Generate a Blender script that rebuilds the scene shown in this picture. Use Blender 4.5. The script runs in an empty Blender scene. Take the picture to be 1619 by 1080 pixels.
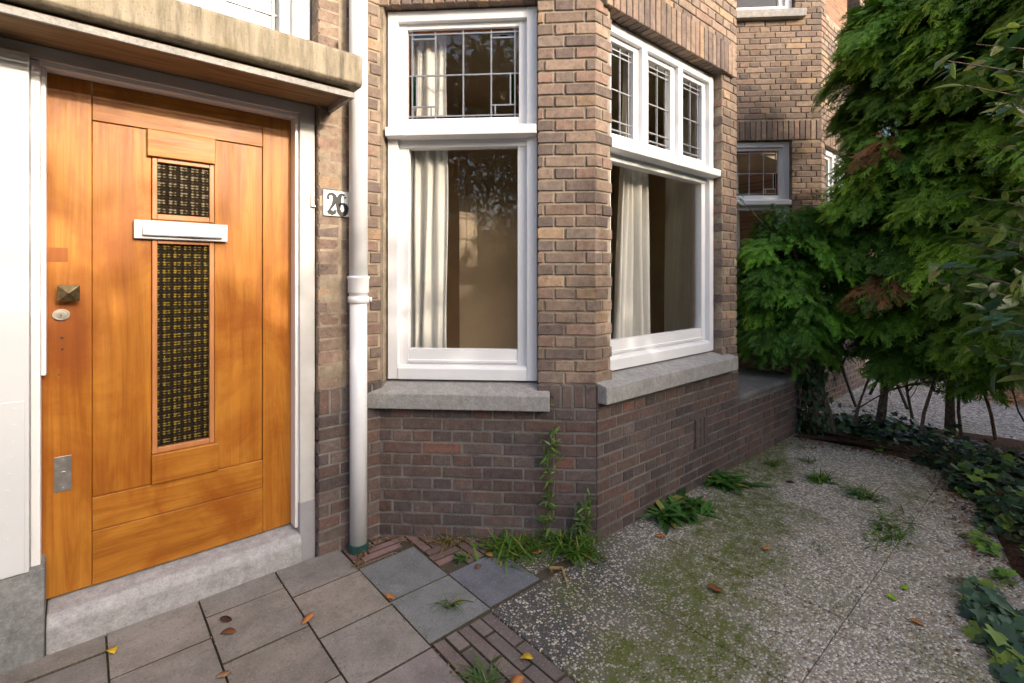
import bpy, bmesh, math, random
import numpy as np
from math import radians as R, sin, cos, pi
from mathutils import Vector
random.seed(7); RNG = np.random.default_rng(7)
sc = bpy.context.scene
COL = sc.collection

# ---------------------------------------------------------------- camera
cam = bpy.data.cameras.new('camera'); co = bpy.data.objects.new('camera', cam); COL.objects.link(co)
cam.sensor_width = 36; cam.lens = 17.39; cam.shift_y = -0.0636
cam.clip_start = 0.05; cam.clip_end = 500
co.location = (0, 0, 1.35); co.rotation_euler = (R(90), 0, R(-41))
sc.camera = co
# ---------------------------------------------------------------- light
SUN_AZ = 11; SUN_EL = 19            # azimuth to the right of the facade normal (-Y)
w = bpy.data.worlds.new('World'); sc.world = w; w.use_nodes = True
nt = w.node_tree; sky = nt.nodes.new('ShaderNodeTexSky'); sky.sky_type = 'NISHITA'; sky.sun_disc = False
sky.sun_elevation = R(SUN_EL); sky.sun_rotation = R(180 - SUN_AZ)
sky.air_density = 0.8; sky.dust_density = 5.0; sky.ozone_density = 1.0
nt.links.new(sky.outputs[0], nt.nodes['Background'].inputs[0]); nt.nodes['Background'].inputs[1].default_value = 0.15
sd = bpy.data.lights.new('sun', 'SUN'); sd.energy = 2.0; sd.angle = R(0.6); sd.color = (.41, .36, .305)
so = bpy.data.objects.new('sun', sd); COL.objects.link(so)
tv = Vector((sin(R(SUN_AZ))*cos(R(SUN_EL)), -cos(R(SUN_AZ))*cos(R(SUN_EL)), sin(R(SUN_EL))))
so.rotation_euler = tv.to_track_quat('Z', 'Y').to_euler()
sc.view_settings.view_transform = 'Standard'; sc.view_settings.look = 'None'
sc.view_settings.exposure = 1.98; sc.view_settings.gamma = 1

# ---------------------------------------------------------------- node helpers
class NT:
    def __init__(s, name, rough=.6, spec=.4):
        s.m = bpy.data.materials.new(name); s.m.use_nodes = True; s.t = s.m.node_tree
        s.b = s.t.nodes['Principled BSDF']; s.b.inputs['Roughness'].default_value = rough
        s.b.inputs['Specular IOR Level'].default_value = spec
        s._p = None
    def n(s, typ, **k):
        x = s.t.nodes.new('ShaderNode' + typ)
        for a, b in k.items(): setattr(x, a, b)
        return x
    def l(s, a, b): s.t.links.new(a, b)
    def pos(s):
        if s._p is None: s._p = s.n('NewGeometry').outputs['Position']
        return s._p
    def scaled(s, v, loc=(0, 0, 0), rot=(0, 0, 0)):
        m = s.n('Mapping'); s.l(s.pos(), m.inputs[0]); m.inputs['Scale'].default_value = v
        m.inputs['Location'].default_value = loc; m.inputs['Rotation'].default_value = rot
        return m.outputs[0]
    def noise(s, scale, detail=4, rough=.55, vec=None, out=0, dist=0):
        x = s.n('TexNoise'); x.inputs['Scale'].default_value = scale; x.inputs['Detail'].default_value = detail
        x.inputs['Roughness'].default_value = rough; x.inputs['Distortion'].default_value = dist
        s.l(vec if vec is not None else s.pos(), x.inputs['Vector']); return x.outputs[out]
    def vor(s, scale, vec=None, out='Distance', feature='F1', rnd=1):
        x = s.n('TexVoronoi', feature=feature); x.inputs['Scale'].default_value = scale
        x.inputs['Randomness'].default_value = rnd
        s.l(vec if vec is not None else s.pos(), x.inputs['Vector']); return x.outputs[out]
    def ramp(s, f, stops, interp='LINEAR'):
        x = s.n('ValToRGB'); x.color_ramp.interpolation = interp; e = x.color_ramp.elements
        while len(e) < len(stops): e.new(.5)
        for i, (p, c) in enumerate(stops):
            e[i].position = p; e[i].color = (c if isinstance(c, tuple) else (c, c, c)) + (1,)
        s.l(f, x.inputs[0]); return x.outputs[0]
    def mix(s, f, a, b, mode='MIX'):
        x = s.n('Mix', data_type='RGBA', blend_type=mode)
        for i, v in ((0, f), (6, a), (7, b)):
            if isinstance(v, (int, float)): x.inputs[i].default_value = v if i == 0 else (v, v, v, 1)
            elif isinstance(v, tuple): x.inputs[i].default_value = v + (1,)
            else: s.l(v, x.inputs[i])
        return x.outputs[2]
    def math(s, op, a, b=0, c=None):
        x = s.n('Math', operation=op)
        for i, v in enumerate((a, b) if c is None else (a, b, c)):
            if isinstance(v, (int, float)): x.inputs[i].default_value = v
            else: s.l(v, x.inputs[i])
        return x.outputs[0]
    def attr(s, name='Col'):
        return s.n('Attribute', attribute_name=name).outputs['Color']
    def sep(s):
        x = s.n('SeparateXYZ'); s.l(s.pos(), x.inputs[0]); return x.outputs
    def bump(s, h, strength=.5, dist=.002, prev=None):
        x = s.n('Bump'); x.inputs['Strength'].default_value = strength; x.inputs['Distance'].default_value = dist
        s.l(h, x.inputs['Height'])
        if prev is not None: s.l(prev, x.inputs['Normal'])
        return x.outputs[0]
    def fin(s, col=None, rough=None, normal=None):
        if isinstance(col, tuple): s.b.inputs['Base Color'].default_value = col + (1,)
        elif col is not None: s.l(col, s.b.inputs['Base Color'])
        if rough is not None: s.l(rough, s.b.inputs['Roughness'])
        if normal is not None: s.l(normal, s.b.inputs['Normal'])
        return s.m
M = {}
# brick: colour per brick from the mesh, speckle and soot from noise
t = NT('brick', .85, .25); a = t.attr()
n1 = t.noise(28, 6, .7); n2 = t.noise(140, 3); n3 = t.noise(2.2, 4)
c = t.mix(1, a, t.ramp(n1, [(.25, .62), (.7, 1.3)]), 'MULTIPLY')
c = t.mix(t.ramp(n2, [(.62, 0.), (.75, .5)]), c, (.50, .40, .30))
c = t.mix(t.ramp(t.noise(60, 3), [(.62, 0.), (.72, .55)]), c, (.07, .045, .04))
c = t.mix(1, c, t.ramp(n3, [(.3, .8), (.7, 1.12)]), 'MULTIPLY')
M['brick'] = t.fin(c, None, t.bump(n1, .8, .004, t.bump(n2, .5, .0012)))
t = NT('mortar', .95, .1); z = t.sep()[2]
lo = t.math('LESS_THAN', z, .80)
c = t.mix(lo, (.33, .27, .20), (.20, .19, .172)); c = t.mix(1, c, t.ramp(t.noise(9, 6, .7), [(.3, .42), (.7, 1.2)]), 'MULTIPLY')
M['mortar'] = t.fin(c, None, t.bump(t.noise(300, 3), .6, .001))
def wood(name, horiz):
    t = NT(name, .36, .28)
    v = t.scaled((.8, .8, 11) if horiz else (9, 9, .6)); v2 = t.scaled((5, 5, 160) if horiz else (160, 160, 4))
    g = t.noise(1.3, 7, .66, v, dist=1.3); f = t.noise(1, 5, .7, v2)
    c = t.ramp(g, [(.28, (.24, .075, .010)), (.42, (.35, .125, .014)), (.58, (.46, .185, .025)), (.70, (.40, .15, .018)), (.84, (.29, .095, .011))])
    c = t.mix(1, c, t.ramp(f, [(.25, .78), (.75, 1.10)]), 'MULTIPLY')
    b = t.noise(3.3, 7, .68, t.scaled((1, 1, .7), (3, 1, 2)), dist=.6)
    c = t.mix(t.ramp(b, [(.47, 0.), (.66, .72)]), c, (.24, .058, .005))
    if not horiz:   # weathered ring round the old lock
        sx = t.sep(); dx = t.math('SUBTRACT', sx[0], -.04); dz = t.math('SUBTRACT', sx[2], 1.13)
        d = t.math('ADD', t.math('MULTIPLY', dx, dx), t.math('MULTIPLY', t.math('MULTIPLY', dz, dz), .28))
        d = t.math('ADD', t.math('SQRT', d), t.math('MULTIPLY', t.noise(7, 6, .75), .14))
        c = t.mix(t.ramp(d, [(.12, .8), (.22, 0.)]), c, (.20, .045, .008))
    r = t.ramp(f, [(.3, .5), (.7, .3)])
    return t.fin(c, r, t.bump(f, .25, .0006, t.bump(g, .15, .001)))
M['wood_v'] = wood('varnished_wood_upright', False); M['wood_h'] = wood('varnished_wood_level', True)
t = NT('soffit_wood', .7); g = t.noise(1, 6, .7, t.scaled((3, 40, 40)))
M['soffit'] = t.fin(t.ramp(g, [(.3, (.07, .04, .02)), (.45, (.18, .11, .05)), (.65, (.27, .18, .09)), (.8, (.25, .20, .13))]), None, t.bump(g, .5, .002))
t = NT('white_paint', .38, .5); n = t.noise(7, 5, .6); n2 = t.noise(90, 3)
c = t.mix(t.ramp(n, [(.5, 0.), (.75, .30)]), (.74, .74, .745), (.60, .595, .575))
c = t.mix(t.ramp(t.noise(26, 6, .8, t.scaled((1, 1, 1.6))), [(.66, 0.), (.72, .5)]), c, (.50, .47, .42))
M['white'] = t.fin(c, None, t.bump(n2, .25, .0008, t.bump(t.noise(14, 3), .35, .002)))
t = NT('old_white_paint', .5, .4); c = t.mix(t.ramp(t.noise(5, 6, .7), [(.4, 0.), (.7, .5)]), (.52, .51, .49), (.38, .36, .335))
M['greywhite'] = t.fin(c, None, t.bump(t.noise(60, 4), .3, .001))
t = NT('white_cladding_paint', .42, .45)
sx = t.sep(); c = t.mix(t.ramp(t.noise(3, 5, .7), [(.4, 0.), (.75, .4)]), (.62, .635, .645), (.54, .56, .57))
M['clad'] = t.fin(c, None, t.bump(t.noise(6, 2), .3, .004))
t = NT('weathered_concrete', .9, .2)
v = t.scaled((1, 1, .14)); n = t.noise(22, 7, .72, v); n2 = t.noise(6, 5, .7)
c = t.ramp(n, [(.3, (.11, .095, .07)), (.5, (.27, .23, .165)), (.7, (.37, .32, .235))])
c = t.mix(t.ramp(n2, [(.5, 0.), (.72, .7)]), c, (.20, .165, .095))
c = t.mix(t.ramp(t.noise(120, 4), [(.58, 0.), (.72, .6)]), c, (.12, .10, .07))
M['canopy'] = t.fin(c, None, t.bump(n, .6, .004, t.bump(t.noise(90, 5), .6, .002)))
def stone(name, c1, c2, dirt=(.12, .115, .10), sc1=5):
    t = NT(name, .8, .3); n = t.noise(sc1, 7, .7); n2 = t.noise(130, 4, .6)
    c = t.mix(t.ramp(n, [(.3, 0.), (.7, 1.)]), c1, c2)
    c = t.mix(t.ramp(n2, [(.45, 0.), (.75, .6)]), c, dirt); c = t.mix(1, c, t.ramp(t.noise(28, 6, .75), [(.3, .72), (.7, 1.2)]), 'MULTIPLY')
    c = t.mix(t.ramp(t.noise(1, 6, .7, t.scaled((30, 30, 4))), [(.56, 0.), (.74, .4)]), c, dirt)
    return t.fin(c, None, t.bump(n2, .5, .0012, t.bump(t.noise(22, 5), .4, .003)))
M['sill'] = stone('grey_sill_stone', (.29, .28, .27), (.38, .365, .345))
M['step'] = stone('doorstep_stone', (.44, .425, .43), (.35, .345, .34), (.20, .19, .18), 9)
M['plinth'] = stone('plinth_stone', (.16, .165, .165), (.25, .25, .245), (.34, .33, .31), 7)
M['coping'] = stone('dark_coping', (.10, .098, .10), (.20, .19, .18), (.05, .048, .04), 4)
t = NT('grey_stone_base', .8); M['greybase'] = t.fin(t.mix(t.noise(12, 5), (.24, .235, .245), (.36, .35, .36)), None, t.bump(t.noise(90, 4), .4, .001))
def plain(name, col, rough=.5, metal=0, spec=.5, nz=.15, nsc=40, bump=.2):
    t = NT(name, rough, spec); t.b.inputs['Metallic'].default_value = metal
    c = t.mix(1, col, t.ramp(t.noise(nsc, 4), [(.3, 1 - nz), (.7, 1 + nz)]), 'MULTIPLY')
    return t.fin(c, None, t.bump(t.noise(nsc*2, 3), bump, .001))
M['lead'] = plain('lead_came', (.30, .31, .33), .45, .6)
M['brass'] = plain('aged_brass', (.27, .20, .10), .35, 1, nz=.4, nsc=60)
M['steel'] = plain('dull_steel', (.36, .35, .33), .42, .85, nz=.2)
M['nickel'] = plain('worn_nickel', (.45, .42, .36), .35, .9, nz=.25)
M['enamel'] = plain('enamel_white', (.80, .80, .76), .2, nz=.05, nsc=15)
M['black'] = plain('black_enamel', (.012, .013, .016), .55)
M['alu'] = plain('white_aluminium', (.56, .57, .59), .3, 0, nz=.05)
M['pipe'] = plain('painted_pipe', (.70, .705, .72), .32, nz=.05, nsc=9)
M['green'] = plain('green_collar', (.015, .06, .05), .5)
M['interior'] = plain('interior_plaster', (.56, .44, .30), .9, nz=.08, nsc=4)
M['interiorfloor'] = plain('interior_boards', (.20, .11, .05), .4, nz=.3, nsc=12)
M['radiator'] = plain('radiator_enamel', (.75, .75, .73), .35, nz=.03)
M['bark'] = plain('conifer_bark', (.17, .115, .085), .95, nz=.55, nsc=45, bump=1)
M['teal'] = plain('teal_cloth', (.015, .09, .12), .8, nz=.3)
M['darkwood'] = plain('dark_wood', (.03, .022, .018), .6, nz=.3)
M['slate'] = plain('roof_slate', (.07, .065, .065), .7, nz=.3, nsc=8)
t = NT('curtain_cloth', .9, .1); a = t.mix(1, (.80, .78, .71), t.ramp(t.noise(1, 4, .6, t.scaled((60, 60, 3))), [(.3, .86), (.7, 1.05)]), 'MULTIPLY')
t.fin(a); tr = t.n('BsdfTranslucent'); t.l(a, tr.inputs[0]); mx = t.n('MixShader'); mx.inputs[0].default_value = .3
t.l(t.b.outputs[0], mx.inputs[1]); t.l(tr.outputs[0], mx.inputs[2]); t.l(mx.outputs[0], t.t.nodes['Material Output'].inputs[0]); M['curtain'] = t.m
def glass(name, tint=(1, 1, 1), refl=1.0, wav=.05):
    t = NT(name); t.t.nodes.remove(t.b)
    tr = t.n('BsdfTransparent'); tr.inputs[0].default_value = tint + (1,)
    g = t.n('BsdfGlossy'); g.inputs['Roughness'].default_value = .015
    b = t.bump(t.noise(5, 2), wav, .01); t.l(b, g.inputs['Normal'])
    ge = t.n('NewGeometry'); dp = t.n('VectorMath', operation='DOT_PRODUCT'); t.l(ge.outputs['Normal'], dp.inputs[0]); t.l(ge.outputs['Incoming'], dp.inputs[1])
    ca = t.math('SUBTRACT', 1, t.math('ABSOLUTE', dp.outputs['Value'])); fr_ = t.math('ADD', .075, t.math('MULTIPLY', .92, t.math('POWER', ca, 5)))
    mx = t.n('MixShader'); t.l(t.math('MULTIPLY', fr_, refl), mx.inputs[0]); t.l(tr.outputs[0], mx.inputs[1]); t.l(g.outputs[0], mx.inputs[2])
    t.l(mx.outputs[0], t.t.nodes['Material Output'].inputs[0]); return t.m
M['glass'] = glass('window_glass'); M['gamber'] = glass('amber_glass', (.55, .17, .02)); M['ggreen'] = glass('green_glass', (.02, .14, .08)); M['gviolet'] = glass('violet_glass', (.07, .04, .10))
def figured(name, period, hi, big):
    t = NT(name, .5, .12); s = t.sep()
    def wave(v, p, ph=0.): return t.math('SINE', t.math('ADD', t.math('MULTIPLY', v, 2*pi/p), ph))
    wx = wave(s[0], period); wz = wave(s[2], period*.92)
    k = t.math('MULTIPLY', t.math('ADD', wx, wz), .5); k2 = t.math('MULTIPLY', t.math('ADD', wave(s[0], period/2, .8), wave(s[2], period/3*.92, .4)), .5)
    k3 = t.math('ADD', k, t.math('MULTIPLY', k2, 1.1)); k3 = t.math('ADD', k3, t.math('MULTIPLY', t.math('SUBTRACT', t.noise(75, 4, .75), .5), 3.4))
    c = t.ramp(k3, [(.20, (.014, .009, .004)), (.50, (.034, .024, .007)), (.78, hi), (1., big)])
    return t.fin(c, None, t.bump(k3, .8, .0025))
M['fig1'] = figured('figured_glass_star', .040, (.065, .052, .022), (.20, .17, .12))
M['fig2'] = figured('figured_glass_amber', .037, (.075, .055, .007), (.20, .145, .022))
# ground materials
t = NT('exposed_aggregate', .85, .3); s = t.sep()
v = t.scaled((1, 1, .5)); d = t.vor(84, v); cc = t.vor(84, v, 'Color'); sr = t.n('SeparateColor'); t.l(cc, sr.inputs[0])
d2 = t.vor(230, v)
peb = t.ramp(sr.outputs[0], [(0., (.24, .19, .14)), (.15, (.40, .33, .24)), (.35, (.56, .50, .40)), (.6, (.66, .61, .52)), (.85, (.31, .285, .26)), (1., (.50, .41, .30))], 'CONSTANT')
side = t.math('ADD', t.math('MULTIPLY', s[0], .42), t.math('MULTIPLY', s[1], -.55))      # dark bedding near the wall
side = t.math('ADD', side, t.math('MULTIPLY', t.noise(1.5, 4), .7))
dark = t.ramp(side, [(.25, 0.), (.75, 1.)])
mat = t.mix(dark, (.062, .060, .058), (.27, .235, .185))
thr = t.math('ADD', t.math('MULTIPLY', sr.outputs[1], .32), t.math('ADD', t.math('MULTIPLY', dark, .20), .22))
msk = t.math('LESS_THAN', d, thr)
c = t.mix(msk, t.mix(t.math('LESS_THAN', d2, .28), mat, (.30, .27, .23)), peb)
mo = t.math('ADD', t.noise(2.3, 7, .66), t.math('MULTIPLY', t.noise(40, 3), .12))
bx = t.math('SUBTRACT', t.math('ADD', t.math('MULTIPLY', s[0], .30), t.math('MULTIPLY', s[1], -1.0)), -.47)
band = t.ramp(t.math('ABSOLUTE', bx), [(.06, .28), (.36, 0.)])
mo = t.math('ADD', mo, band)
mossm = t.math('MULTIPLY', t.ramp(mo, [(.56, 0.), (.76, .95)]), t.ramp(t.noise(17, 5, .75), [(.36, .25), (.58, 1.)]))
mossm = t.math('MULTIPLY', mossm, t.ramp(d, [(.1, .45), (.32, 1.)]))
c = t.mix(mossm, c, t.mix(t.noise(90, 3), (.045, .065, .007), (.13, .15, .017)))
dirt = t.ramp(t.noise(3.1, 6, .7, t.scaled((1, 1, 1), (5, 3, 0))), [(.55, 0.), (.75, .45)])
c = t.mix(dirt, c, (.15, .11, .085))
h = t.math('MULTIPLY', t.math('SUBTRACT', thr, t.math('MINIMUM', d, thr)), 1.0)
M['agg'] = t.fin(c, None, t.bump(h, 1, .014, t.bump(t.noise(200, 2), .4, .001)))
t = NT('tile_concrete', .85, .25); a = t.attr(); n2 = t.noise(260, 3, .6); n = t.noise(5, 6, .7)
c = t.mix(1, a, t.ramp(n, [(.3, .66), (.7, 1.22)]), 'MULTIPLY')
c = t.mix(t.ramp(t.noise(95, 4, .7), [(.56, 0.), (.66, .6)]), c, (.10, .085, .07)); c = t.mix(t.ramp(t.noise(170, 3), [(.60, 0.), (.68, .6)]), c, (.40, .37, .33))
c = t.mix(t.ramp(t.noise(13, 7, .8), [(.52, 0.), (.70, .6)]), c, (.13, .105, .085))
M['tile'] = t.fin(c, None, t.bump(n2, .5, .001, t.bump(n, .3, .004)))
t = NT('soil', .95, .1); n = t.noise(60, 6, .75)
c = t.ramp(n, [(.3, (.022, .014, .010)), (.5, (.075, .043, .028)), (.62, (.14, .075, .042)), (.8, (.20, .12, .075))])
M['soil'] = t.fin(c, None, t.bump(n, 1, .02, t.bump(t.noise(300, 3), .6, .003)))
t = NT('joint_sand', .95, .1); n = t.noise(120, 5, .7)
M['sand'] = t.fin(t.ramp(n, [(.3, (.045, .038, .028)), (.7, (.12, .10, .07))]), None, t.bump(n, .8, .004))
t = NT('court_gravel', .9, .2); cc = t.vor(45, out='Color'); sr = t.n('SeparateColor'); t.l(cc, sr.inputs[0])
c = t.ramp(sr.outputs[0], [(0., (.16, .15, .14)), (.5, (.30, .28, .27)), (1., (.46, .43, .41))])
c = t.mix(t.ramp(t.noise(1.1, 5), [(.56, 0.), (.7, .6)]), c, (.10, .13, .03))
M['gravel'] = t.fin(c, None, t.bump(t.vor(45), 1, .02))
t = NT('street_asphalt', .9, .2); M['asphalt'] = t.fin(t.mix(t.noise(60, 5), (.045, .045, .045), (.075, .073, .07)), None, t.bump(t.noise(150, 3), .6, .004))
t = NT('pale_garden_wall', .9, .2); br = t.n('TexBrick'); t.l(t.scaled((1, 1, 1), rot=(R(90), 0, R(90))), br.inputs[0])
br.inputs['Color1'].default_value = (.50, .42, .36, 1); br.inputs['Color2'].default_value = (.42, .35, .30, 1); br.inputs['Mortar'].default_value = (.30, .27, .24, 1)
br.inputs['Scale'].default_value = 1; br.inputs['Brick Width'].default_value = .21; br.inputs['Row Height'].default_value = .065; br.inputs['Mortar Size'].default_value = .006
M['palewall'] = t.fin(t.mix(1, br.outputs[0], t.ramp(t.noise(6, 5), [(.3, .75), (.7, 1.1)]), 'MULTIPLY'))
t = NT('far_brick', .9, .2); br = t.n('TexBrick'); t.l(t.scaled((1, 1, 1), rot=(R(90), 0, 0)), br.inputs[0])
br.inputs['Color1'].default_value = (.23, .12, .075, 1); br.inputs['Color2'].default_value = (.15, .075, .05, 1); br.inputs['Mortar'].default_value = (.16, .13, .10, 1)
br.inputs['Scale'].default_value = 1; br.inputs['Brick Width'].default_value = .21; br.inputs['Row Height'].default_value = .0615; br.inputs['Mortar Size'].default_value = .01
M['farbrick'] = t.fin(br.outputs[0])
def leafmat(name, rough, spec, trl, gloss_bump=0):
    t = NT(name, rough, spec); a = t.attr()
    c = t.mix(1, a, t.ramp(t.noise(35, 3), [(.3, .75), (.7, 1.25)]), 'MULTIPLY'); t.fin(c)
    tr = t.n('BsdfTranslucent'); t.l(t.mix(1, c, (1.0, 1.35, .5), 'MULTIPLY'), tr.inputs[0]); mx = t.n('MixShader'); mx.inputs[0].default_value = trl
    t.l(t.b.outputs[0], mx.inputs[1]); t.l(tr.outputs[0], mx.inputs[2]); t.l(mx.outputs[0], t.t.nodes['Material Output'].inputs[0]); return t.m
M['needle'] = leafmat('cypress_foliage', .5, .35, .42); M['leaf'] = leafmat('broad_leaf', .32, .5, .25)
M['ivy'] = leafmat('ivy_leaf', .5, .3, .15); M['grass'] = leafmat('weed_leaf', .5, .35, .3); M['dry'] = leafmat('dry_leaf', .7, .25, .2)

# ---------------------------------------------------------------- object helpers
class F2:                                   # a facade frame: origin, run direction e, outward normal n
    def __init__(s, o, e, n): s.o, s.e, s.n = o, e, n
    def p(s, a, o, z): return (s.o[0] + s.e[0]*a + s.n[0]*o, s.o[1] + s.e[1]*a + s.n[1]*o, z)
W0 = F2((0, 0), (1, 0), (0, -1))            # s = X, o = -Y
def FA(y): return F2((0, y), (1, 0), (0, -1))
class MB:
    def __init__(s): s.v, s.f, s.m, s.c, s.mats = [], [], [], [], []
    def mi(s, m):
        if m not in s.mats: s.mats.append(m)
        return s.mats.index(m)
    def add(s, vs, fs, m, col=(1, 1, 1)):
        b = len(s.v); s.v += vs; s.c += [col]*len(vs); k = s.mi(m)
        for f in fs: s.f.append(tuple(i + b for i in f)); s.m.append(k)
    def box(s, F, a0, a1, o0, o1, z0, z1, m, col=(1, 1, 1)):
        q = [F.p(a, o, z) for a in (a0, a1) for o in (o0, o1) for z in (z0, z1)]
        s.add(q, [(0, 1, 3, 2), (4, 6, 7, 5), (0, 4, 5, 1), (2, 3, 7, 6), (0, 2, 6, 4), (1, 5, 7, 3)], m, col); return s
    def prism(s, F, poly, a0, a1, m, col=(1, 1, 1)):       # poly of (o, z), extruded along a
        n = len(poly); q = [F.p(a0, o, z) for o, z in poly] + [F.p(a1, o, z) for o, z in poly]
        s.add(q, [tuple(range(n))[::-1], tuple(range(n, 2*n))] + [(i, (i+1) % n, (i+1) % n + n, i + n) for i in range(n)], m, col); return s
    def brick(s, F, a0, a1, z0, z1, o, depth, m, col, ch=.0035, j=.0012):
        u = lambda k=1.: random.uniform(-j, j)*k
        if a1 - a0 < .012 or z1 - z0 < .008: return
        o += u(1.3); bk = o - depth
        q = []
        for (a, z, sa, sz) in ((a0, z0, 1, 1), (a1, z0, -1, 1), (a1, z1, -1, -1), (a0, z1, 1, -1)):
            ja, jz = u(), u()
            q += [F.p(a + ja + sa*ch, o + u(.6), z + jz + sz*ch), F.p(a + ja, o - ch, z + jz), F.p(a, bk, z)]
        f = [(0, 3, 6, 9)]
        for i in range(4):
            k = (i+1) % 4; f += [(i*3, i*3+1, k*3+1, k*3), (i*3+1, i*3+2, k*3+2, k*3+1)]
        s.add(q, [x[::-1] for x in f], m, col)
    def tube(s, pts, rad, m, seg=8, col=(1, 1, 1), cap=True):
        rs = rad if isinstance(rad, (list, tuple)) else [rad]*len(pts)
        P = [Vector(p) for p in pts]; b = len(s.v); k = s.mi(m)
        for i, p in enumerate(P):
            d = (P[min(i+1, len(P)-1)] - P[max(i-1, 0)]).normalized()
            x = d.cross(Vector((0, 0, 1)) if abs(d.z) < .95 else Vector((1, 0, 0))).normalized(); y = d.cross(x)
            for a in range(seg):
                q = p + (x*cos(2*pi*a/seg) + y*sin(2*pi*a/seg))*rs[i]; s.v.append(tuple(q)); s.c.append(col)
        for i in range(len(P)-1):
            for a in range(seg):
                s.f.append((b+i*seg+a, b+i*seg+(a+1) % seg, b+(i+1)*seg+(a+1) % seg, b+(i+1)*seg+a)); s.m.append(k)
        if cap:
            s.f.append(tuple(b+a for a in range(seg))[::-1]); s.m.append(k)
            s.f.append(tuple(b+(len(P)-1)*seg+a for a in range(seg))); s.m.append(k)
        return s
    def build(s, name, parent=None, bevel=0, smooth=False, fix=True):
        me = bpy.data.meshes.new(name); me.from_pydata(s.v, [], s.f)
        for m in s.mats: me.materials.append(m if not isinstance(m, str) else M[m])
        me.polygons.foreach_set('material_index', s.m)
        ca = me.color_attributes.new('Col', 'FLOAT_COLOR', 'POINT')
        ca.data.foreach_set('color', np.array([tuple(c) + (1,) for c in s.c], dtype=np.float32).ravel())
        if fix:
            bm = bmesh.new(); bm.from_mesh(me); bmesh.ops.recalc_face_normals(bm, faces=bm.faces); bm.to_mesh(me); bm.free()
        if smooth: me.polygons.foreach_set('use_smooth', [True]*len(me.polygons))
        me.update()
        o = bpy.data.objects.new(name, me); COL.objects.link(o)
        if parent: o.parent = parent
        if bevel:
            b = o.modifiers.new('Bevel', 'BEVEL'); b.width = bevel; b.segments = 2; b.limit_method = 'ANGLE'
        return o
def npmesh(name, verts, faces, cols, mat, parent=None, smooth=False):
    """verts (n,3), faces list of (k,4)/(k,3) arrays"""
    me = bpy.data.meshes.new(name); verts = np.asarray(verts, np.float32)
    loops = np.concatenate([f.ravel() for f in faces]); sizes = np.concatenate([np.full(len(f), f.shape[1]) for f in faces])
    me.vertices.add(len(verts)); me.vertices.foreach_set('co', verts.ravel())
    me.loops.add(len(loops)); me.loops.foreach_set('vertex_index', loops.astype(np.int32))
    me.polygons.add(len(sizes)); st = np.concatenate([[0], np.cumsum(sizes)[:-1]]).astype(np.int32)
    me.polygons.foreach_set('loop_start', st)
    try: me.polygons.foreach_set('loop_total', sizes.astype(np.int32))
    except Exception: pass
    me.update(calc_edges=True)
    ca = me.color_attributes.new('Col', 'FLOAT_COLOR', 'POINT')
    c4 = np.ones((len(verts), 4), np.float32); c4[:, :3] = cols; ca.data.foreach_set('color', c4.ravel())
    me.materials.append(M[mat])
    if smooth: me.polygons.foreach_set('use_smooth', np.ones(len(sizes), bool))
    o = bpy.data.objects.new(name, me); COL.objects.link(o)
    if parent: o.parent = parent
    return o
def tag(o, label=None, cat=None, group=None, kind=None):
    for k, v in (('label', label), ('category', cat), ('group', group), ('kind', kind)):
        if v: o[k] = v
    return o
def empty(name, loc=(0, 0, 0), parent=None):
    o = bpy.data.objects.new(name, None); o.empty_display_size = .1; COL.objects.link(o); o.location = loc
    if parent: o.parent = parent
    return o
#@@SPLIT
CH = .0615
def bcol(zone):
    r = random.random()
    if zone == 'low':
        base = random.choice([(.098, .070, .062), (.108, .074, .064), (.090, .068, .064), (.112, .070, .060), (.076, .060, .058), (.102, .078, .069)])
        if r < .03: base = (.15, .08, .06)
    elif zone == 'dark':
        base = random.choice([(.17, .09, .07), (.14, .08, .07), (.20, .11, .08), (.12, .075, .07), (.22, .11, .08)])
    else:
        base = random.choice([(.235, .172, .130), (.215, .155, .120), (.195, .142, .113), (.170, .126, .104), (.25, .182, .136), (.222, .148, .114), (.185, .143, .115), (.142, .108, .093)])
        if r < .05: base = (.29, .20, .13)
    k = random.uniform(.85, 1.15)*(1.14 if zone == 'low' else 1); return tuple(x*k for x in base)
def cut(segs, holes, z0, z1):
    """a-ranges of one course minus the holes it meets"""
    out = []
    for a0, a1 in segs:
        cur = [(a0, a1)]
        for h in holes:
            if z1 <= h[2] + .004 or z0 >= h[3] - .004: continue
            nx = []
            for p, q in cur:
                if h[1] <= p or h[0] >= q: nx.append((p, q)); continue
                if h[0] > p + .001: nx.append((p, h[0]))
                if h[1] < q - .001: nx.append((h[1], q))
            cur = nx
        out += cur
    return out
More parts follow.
